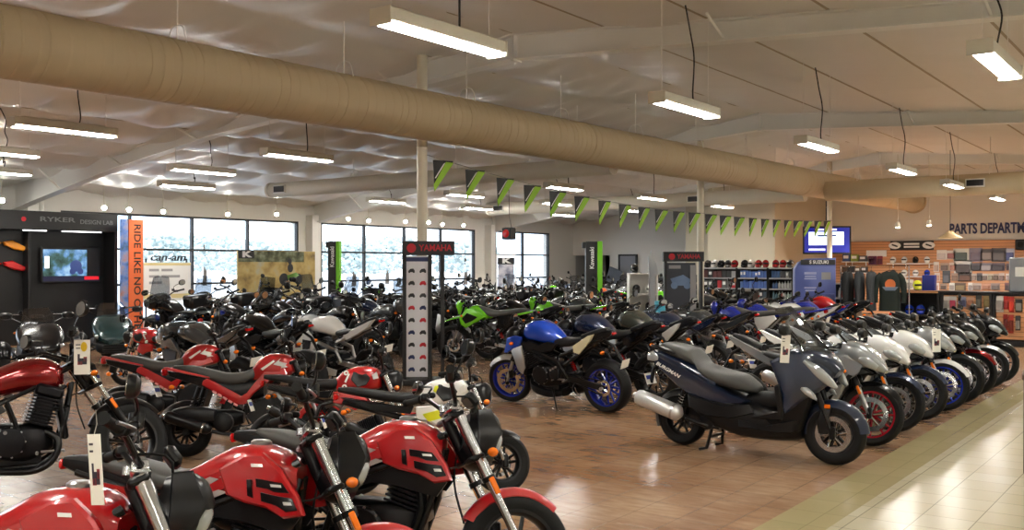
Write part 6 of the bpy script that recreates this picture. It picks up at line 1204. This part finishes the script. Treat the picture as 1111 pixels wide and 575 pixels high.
rowsP = [(277, [(1022, 9, 10, 'e4e0d8', 'c8c0c0'), (1032, 8, 9, 'd8d4d0', '8c5c5c'), (1043, 14, 13, 'd4d6d0', '3c4c48'), (1059, 12, 14, '8c8494', '6c6474'), (1071, 11, 12, '5a5456', '8a8280'), (1084, 13, 14, '3c3a3e', '5a585c'), (1096, 8, 13, 'b4b8cc', '4c5890')], 'top'),
         (290, [(1016, 5, 10, 'd8d4cc', 'b49c8c'), (1025, 8, 8, 'a89484', '6c5c54'), (1034, 6, 9, 'c8bcb0', '9c6c5c'), (1045, 16, 14, 'd0d0cc', '403838'), (1059, 10, 8, '54505a', '38363c'), (1070, 11, 8, '7c7884', 'a4a0a8'), (1083, 12, 8, '5c505c', '3a343c'), (1095, 5, 7, '5a4c58', '3c3440')], 'second'),
         (301, [(1017, 5, 9, 'd4c8bc', 'b08c7c'), (1027, 7, 13, '44484e', '5c6068'), (1036, 6, 8, 'a48c7c', '7c6454'), (1047, 12, 9, '342c2a', '5c3c2c'), (1057, 5, 7, 'b4aca4', '8c7c74'), (1063, 5, 8, '504a4c', '2c2a2c'), (1069, 5, 7, 'c4bcb4', '6c5c54'), (1075, 5, 7, 'c0b4a0', '8c8470'), (1081, 5, 7, 'a49484', '6c5c50'), (1087, 5, 8, 'bcb0a8', '84706c'), (1095, 6, 7, 'd8d0c8', '9c8c8c')], 'third'),
         (311.5, [(1015, 7, 8, 'dcd4cc', 'c09c90'), (1024, 6, 6, '9c8a7c', '5c4c44'), (1033, 5, 8, 'dcdad4', 'a49c98'), (1042, 10, 8, '5a4a3c', '847450'), (1053, 4, 8, 'd4d0cc', '8c8484'), (1060, 8, 7, 'b4a49c', '7c6c64'), (1070, 8, 6, 'c09078', '9c6c54'), (1080, 8, 7, '948480', '5c5450'), (1094, 6, 8, '6c4448', '3c2c30')], 'lowest'),
         (283, [(947, 8, 9, '6c2c4c', '4c2038'), (955, 5, 9, '8c3440', '5c2430'), (945, 5, 6, 'c8b8b0', '8c7c74')], 'short upper'), (309, [(968, 8, 10, 'd0d0d0', '9c9ca0'), (980, 4, 12, 'd8d040', 'a8a430'), (986, 9, 10, 'd4d0c4', '9c948c'), (974, 6, 9, 'b4b0ac', '84807c')], 'short lower')]
for y, L_, nm_ in rowsP:
    for i, (x, w, h, c1, c2) in enumerate(L_): pack(x, y, w, h, c1, c2, 'package in the %s row of the slatted wall, %s from the left' % (nm_, ORD[i]), 'packages on the slatted wall')
# counter: three slat-fronted units under one dark top
def VV(x, u=22.6): return at_u(x, 320, u).y
ed = [VV(974), VV(1020), VV(1077), VV(1150)]
o = empty('worktop', (22.85, (ed[0] + ed[3]) / 2, 1.115), RW); tag(o, 'long black counter top with a tan front strip below the packages', 'counter top'); b = MB(); b.box((0, 0, .0), (ed[0] - ed[3] + .05, .62, .04), 0, bev=.006); b.build('slab', 'black_panel', o); b = MB(); b.box((-(ed[0] - ed[3]) * .36, -.315, 0), ((ed[0] - ed[3]) * .26, .02, .045), 0, bev=.002); b.build('edge_strip', 'slatwall', o)
for k, lab in enumerate(('open black counter unit with helmets inside, leftmost of three', 'slat-fronted black counter unit with small boxes, middle of three', 'slat-fronted black counter unit with red packages, at the right edge')):
    w = ed[k] - ed[k + 1] - .01; o = empty('counter_unit', (22.85, (ed[k] + ed[k + 1]) / 2, 0), RW); tag(o, lab, 'counter unit')
    b = MB()
    for s in (-1, 1): b.box((s * (w / 2 - .03), 0, .547), (.06, .56, 1.094), 0, bev=.006)
    b.box((0, 0, .06), (w, .56, .12), 0, bev=.006); b.box((0, .26, .547), (w, .04, 1.094), 0, bev=0); b.box((0, 0, 1.07), (w, .5, .04), 0, bev=0); b.build('frame', 'black_panel', o)
    if k: b = MB(); b.box((0, -.2, .6), (w - .12, .03, .92), 0, bev=.002); b.build('slat_front', 'slatwall', o)
    else: b = MB(); b.box((0, 0, .58), (w - .12, .48, .03), 0, bev=.004); b.build('shelf', 'black_panel', o)
for i, cn in enumerate((BL, BL, GR)): helmet((22.78, ed[0] - .2 - .24 * i, .597), RW + .2, cn, '%s helmet inside the open counter unit, %s from the left' % (cn, ORD[i]), 'helmets in the counter')
helmet((22.78, VV(993), 1.137), RW + .5, YL, 'bright yellow helmet standing on the counter top', None)
def cpack(x, y, w, h, c1, c2, lab): 
    p = at_u(x, y, 22.62); s = (p.x * math.cos(TH) + p.y * math.sin(TH)) / FPX; o = empty('hanging_pack', (22.615, p.y, p.z), RW); tag(o, lab, 'package', 'packages on the counter front'); b = MB(); b.box((0, 0, 0), (w * s, .012, h * s), 0, bev=0); b.build('card', M_(c1), o); b = MB(); b.box((0, -.03, -h * s * .1), (w * s * .8, .05, h * s * .6), 0, bev=.01); b.build('blister', M_(c2), o)
for i, (x, y, w, h, c1, c2) in enumerate(((1084.5, 330, 8, 18, 'e0ded8', '9c9490'), (1091.5, 329, 5, 14, 'c03028', '8c2420'), (1097.5, 331, 5, 17, 'b82c24', 'd84030'), (1091, 350, 4.5, 17, '9c2c24', '6c2420'), (1097, 352, 5, 20, 'a83428', '803020'), (1105.5, 332, 7, 14, '2c2c2c', '8c8c88'), (1104.5, 351, 5, 16, '3a3a3a', '8a8680'))): cpack(x, y, w, h, c1, c2, 'package on the right slatted counter front, %s of its %s row' % (ORD[i if i < 3 else i - 3 if i < 5 else 3 if i == 5 else 2], 'upper' if i in (0, 1, 2, 5) else 'lower'))
for i, (x, y, w, h, c1, c2) in enumerate(((1027, 329, 6, 14, 'd4d0cc', '8c8884'), (1034, 329, 7, 14, 'c8c4c0', 'b04058'), (1044, 328, 8, 11, '8c94b0', '5c6080'), (1053, 328, 7, 10, 'c8a088', '9c6c54'), (1062, 328, 6, 14, '3c3c38', '5c5c54'), (1071, 328, 7, 13, 'a08c5c', '7c6c44'))): cpack(x, y, w, h, c1, c2, 'package on the middle slatted counter front, %s from the left' % ORD[i])
o = empty('display_box', (22.85, VV(1104), 1.137), RW); tag(o, 'grey clear-fronted display box on the counter top at the right edge', 'display box'); b = MB(); b.box((0, 0, .36), (.36, .3, .72), 0, bev=.02); b.build('case', mat('case_grey', '8a8e94', .3), o); b = MB(); b.box((.04, -.152, .42), (.2, .006, .2), 0, bev=0); b.build('notice', 'white_print', o)
product('boxed_product', (22.95, VV(1004), 1.137 + .17), (.26, .2, .34), M_('24308c'), 'dark blue box on the counter top right of the yellow helmet', 'box', None)
p = at_u(1108, 266, US - .1); o = empty('wall_speaker', (US - .15, p.y, p.z), RW); tag(o, 'black speaker on the slatted wall at the right edge', 'speaker'); b = MB(); b.box((0, 0, 0), (.3, .28, .34), 0, bev=.03); b.build('cabinet', 'satin', o); b = MB(); b.cyl((0, -.14, 0), (0, -.15, 0), .1, .09); b.build('speaker_cone', 'rubber', o)
p = at_u(951, 275.5, US); b = MB(); b.box((0, 0, 0), (.68, .03, .22), 0, bev=.004); o = b.build('wall_plaque', 'white_print'); o.location = (US - .02, p.y, p.z); o.rotation_euler = (0, 0, RW); tag(o, 'blank white plaque on the slatted wall above the jackets', 'sign')
# jackets on a rack
def jacket(c, rz, m, label, logo=False, shirt=False):
    o = empty('jacket', c, rz); o.scale = (.8, .8, .85); tag(o, label, 'jacket', 'jackets on the rack'); b = MB()
    S = [(-.98, .27, .1), (-.6, .25, .1), (-.3, .27, .12), (-.12, .27, .11), (-.05, .2, .09), (.0, .09, .07)]; rings = []
    for z, hw, hd_ in S: rings.append([Vector((hw * math.copysign(abs(math.cos(a)) ** .7, math.cos(a)), hd_ * math.sin(a) + .008 * math.sin(5 * a + z * 9), z)) for a in [2 * PI * k / 22 for k in range(22)]])
    b.ring_stack(rings, 0, True); bd = b.build('torso', m, o, sharp=70)
    for s in (-1, 1): b = MB(); b.tube([(s * .2, 0, -.08), (s * .31, -.01, -.22), (s * .35, -.02, -.5), (s * .34, -.03, -.78 if not shirt else -.42)], [.085, .085, .07, .055], 0, 12, smooth=4); b.build('sleeve', m, o)
    if logo:
        b = MB(); b.cyl((0, -.112, -.32), (0, -.122, -.32), .13, n=22); b.build('round_logo', mat('logo_orange', 'c86a34', .6), o); b = MB(); b.plate([(-.2, -.38), (.2, -.38), (.12, -.47), (-.12, -.47)], -.11, -.124, 0, .002); b.build('logo_banner', mat('logo_blue', '5a6a80', .6), o)
    b = MB(); b.tube([(-.2, 0, -.04), (0, 0, .03), (.2, 0, -.04)], .01, 0, 6); b.tube([(0, 0, .03), (0, 0, .07), (.015, .0, .1), (0, 0, .118), (-.02, 0, .1)], .004, 0, 5, smooth=3); b.build('hanger', 'black_panel', o)
mat('cloth_green', '1a241f', .85, bump=.2, bscale=30); mat('cloth_grey', '34383c', .85, bump=.2, bscale=30); mat('cloth_black', '1c1e20', .85, bump=.2, bscale=30)
pr = at_d(953, 297, 20.6); ZB = 1.68
o = empty('garment_rack', (pr.x, pr.y, 0), TH - PI / 2 - .35); tag(o, 'tubular garment rack holding jackets before the slatted wall', 'garment rack'); b = MB(); b.tube([(-.75, 0, 0), (-.75, 0, ZB), (.6, 0, ZB), (.6, 0, 0)], .016, 0, 8); b.tube([(-.75, -.25, .02), (-.75, .25, .02)], .016); b.tube([(.6, -.25, .02), (.6, .25, .02)], .016); b.build('frame', 'steel', o)
Rr = Matrix.Rotation(TH - PI / 2 - .35, 3, 'Z')
for x, rz, m, lab, lg in ((-.62, 1.35, 'cloth_black', 'black jacket at the left end of the garment rack', False), (-.38, 1.4, 'cloth_grey', 'grey jacket hanging edge-on, second from the left on the garment rack', False), (-.14, 1.35, 'cloth_grey', 'grey jacket hanging edge-on, right of its twin on the garment rack', False), (.22, .12, 'cloth_green', 'dark green jacket with a round orange print facing out on the garment rack', True)):
    q = Vector((pr.x, pr.y, 0)) + Rr @ Vector((x, 0, 0)); jacket((q.x, q.y, ZB - .115), TH - PI / 2 - .35 + rz * 1.0, m, lab, lg)
# odd displays round the dark stand
p = at_d(708, 288, 21); o = empty('feather_flag', (p.x, p.y, 0), TH - PI / 2); tag(o, 'pale torn-edged feather flag left of the dark stand with red lettering', 'flag'); b = MB(); b.plate([(-.06, .6), (-.07, 1.6), (-.1, 1.85), (-.03, 2.02), (.0, 1.86), (.08, 1.74), (.12, 1.5), (.06, 1.45), (.05, .6)], .012, -.012, 0, .002); b.build('flag_cloth', mat('flag_pale', 'd4dce4', .6), o); b = MB(); b.cyl((-.075, 0, 0), (-.075, 0, 1.9), .012); b.box((0, 0, .02), (.4, .4, .04), 0); b.build('pole', 'steel', o)
p = at_d(697, 288, 24); o = empty('display_cabinet', (p.x, p.y, 0), TH - PI / 2); tag(o, 'white open display cabinet with helmets left of the pale flag', 'cabinet'); b = MB(); b.box((0, .2, .75), (.7, .04, 1.5), 0)
for s in (-1, 1): b.box((s * .34, 0, .75), (.03, .42, 1.5), 0)
b.build('carcass', 'steel_white', o)
for z in (.1, .55, .98, 1.485): b = MB(); b.box((0, 0, z), (.68, .42, .03), 0); b.build('shelf', 'steel_white', o)
for i, (x, z, cn) in enumerate(((-.2, 1.5, BK), (-.15, .995, BK), (.16, .995, WN), (-.15, .565, WN), (.16, .565, BK))): q = Vector((p.x, p.y, z)) + Matrix.Rotation(TH - PI / 2, 3, 'Z') @ Vector((x, -.02, 0)); helmet(q, TH - PI / 2, cn, '%s helmet %s the white display cabinet' % (cn, ('on top of', 'on the upper shelf, left side of', 'on the upper shelf, right side of', 'on the lower shelf, left side of', 'on the lower shelf, right side of')[i]), 'helmets in the white cabinet')
hp = helmet_proto(); hs = [hp] + [copy_tree(hp) for _ in HEL[1:]]
for o, (c, rz, cn, lab, g) in zip(hs, HEL): o.location = c; o.rotation_euler = (0, 0, rz); o.scale = (.76, .76, .84); tag(o, lab, 'helmet', g); swap_slots(o, {'paint': HC[cn]})
p = at_d(716, 288, 19.2); o = empty('side_table', (p.x, p.y, 0), TH - PI / 2); tag(o, 'small white table carrying a cyan box, left of the dark stand', 'table'); b = MB(); b.box((0, 0, .74), (.5, .4, .03), 0); b.build('tabletop', 'steel_white', o)
for sx_ in (-1, 1):
    for sy_ in (-1, 1): b = MB(); b.cyl((sx_ * .22, sy_ * .17, 0), (sx_ * .22, sy_ * .17, .73), .015); b.build('leg', 'steel', o)
b = MB(); b.box((0, 0, .12), (.2, .2, .24), 0, bev=.02); q = b.build('carton', mat('cyan_box', '4cb4d0', .4)); q.location = (p.x, p.y, .756); q.rotation_euler = (0, 0, TH - PI / 2); tag(q, 'cyan box standing on the small white table', 'box')
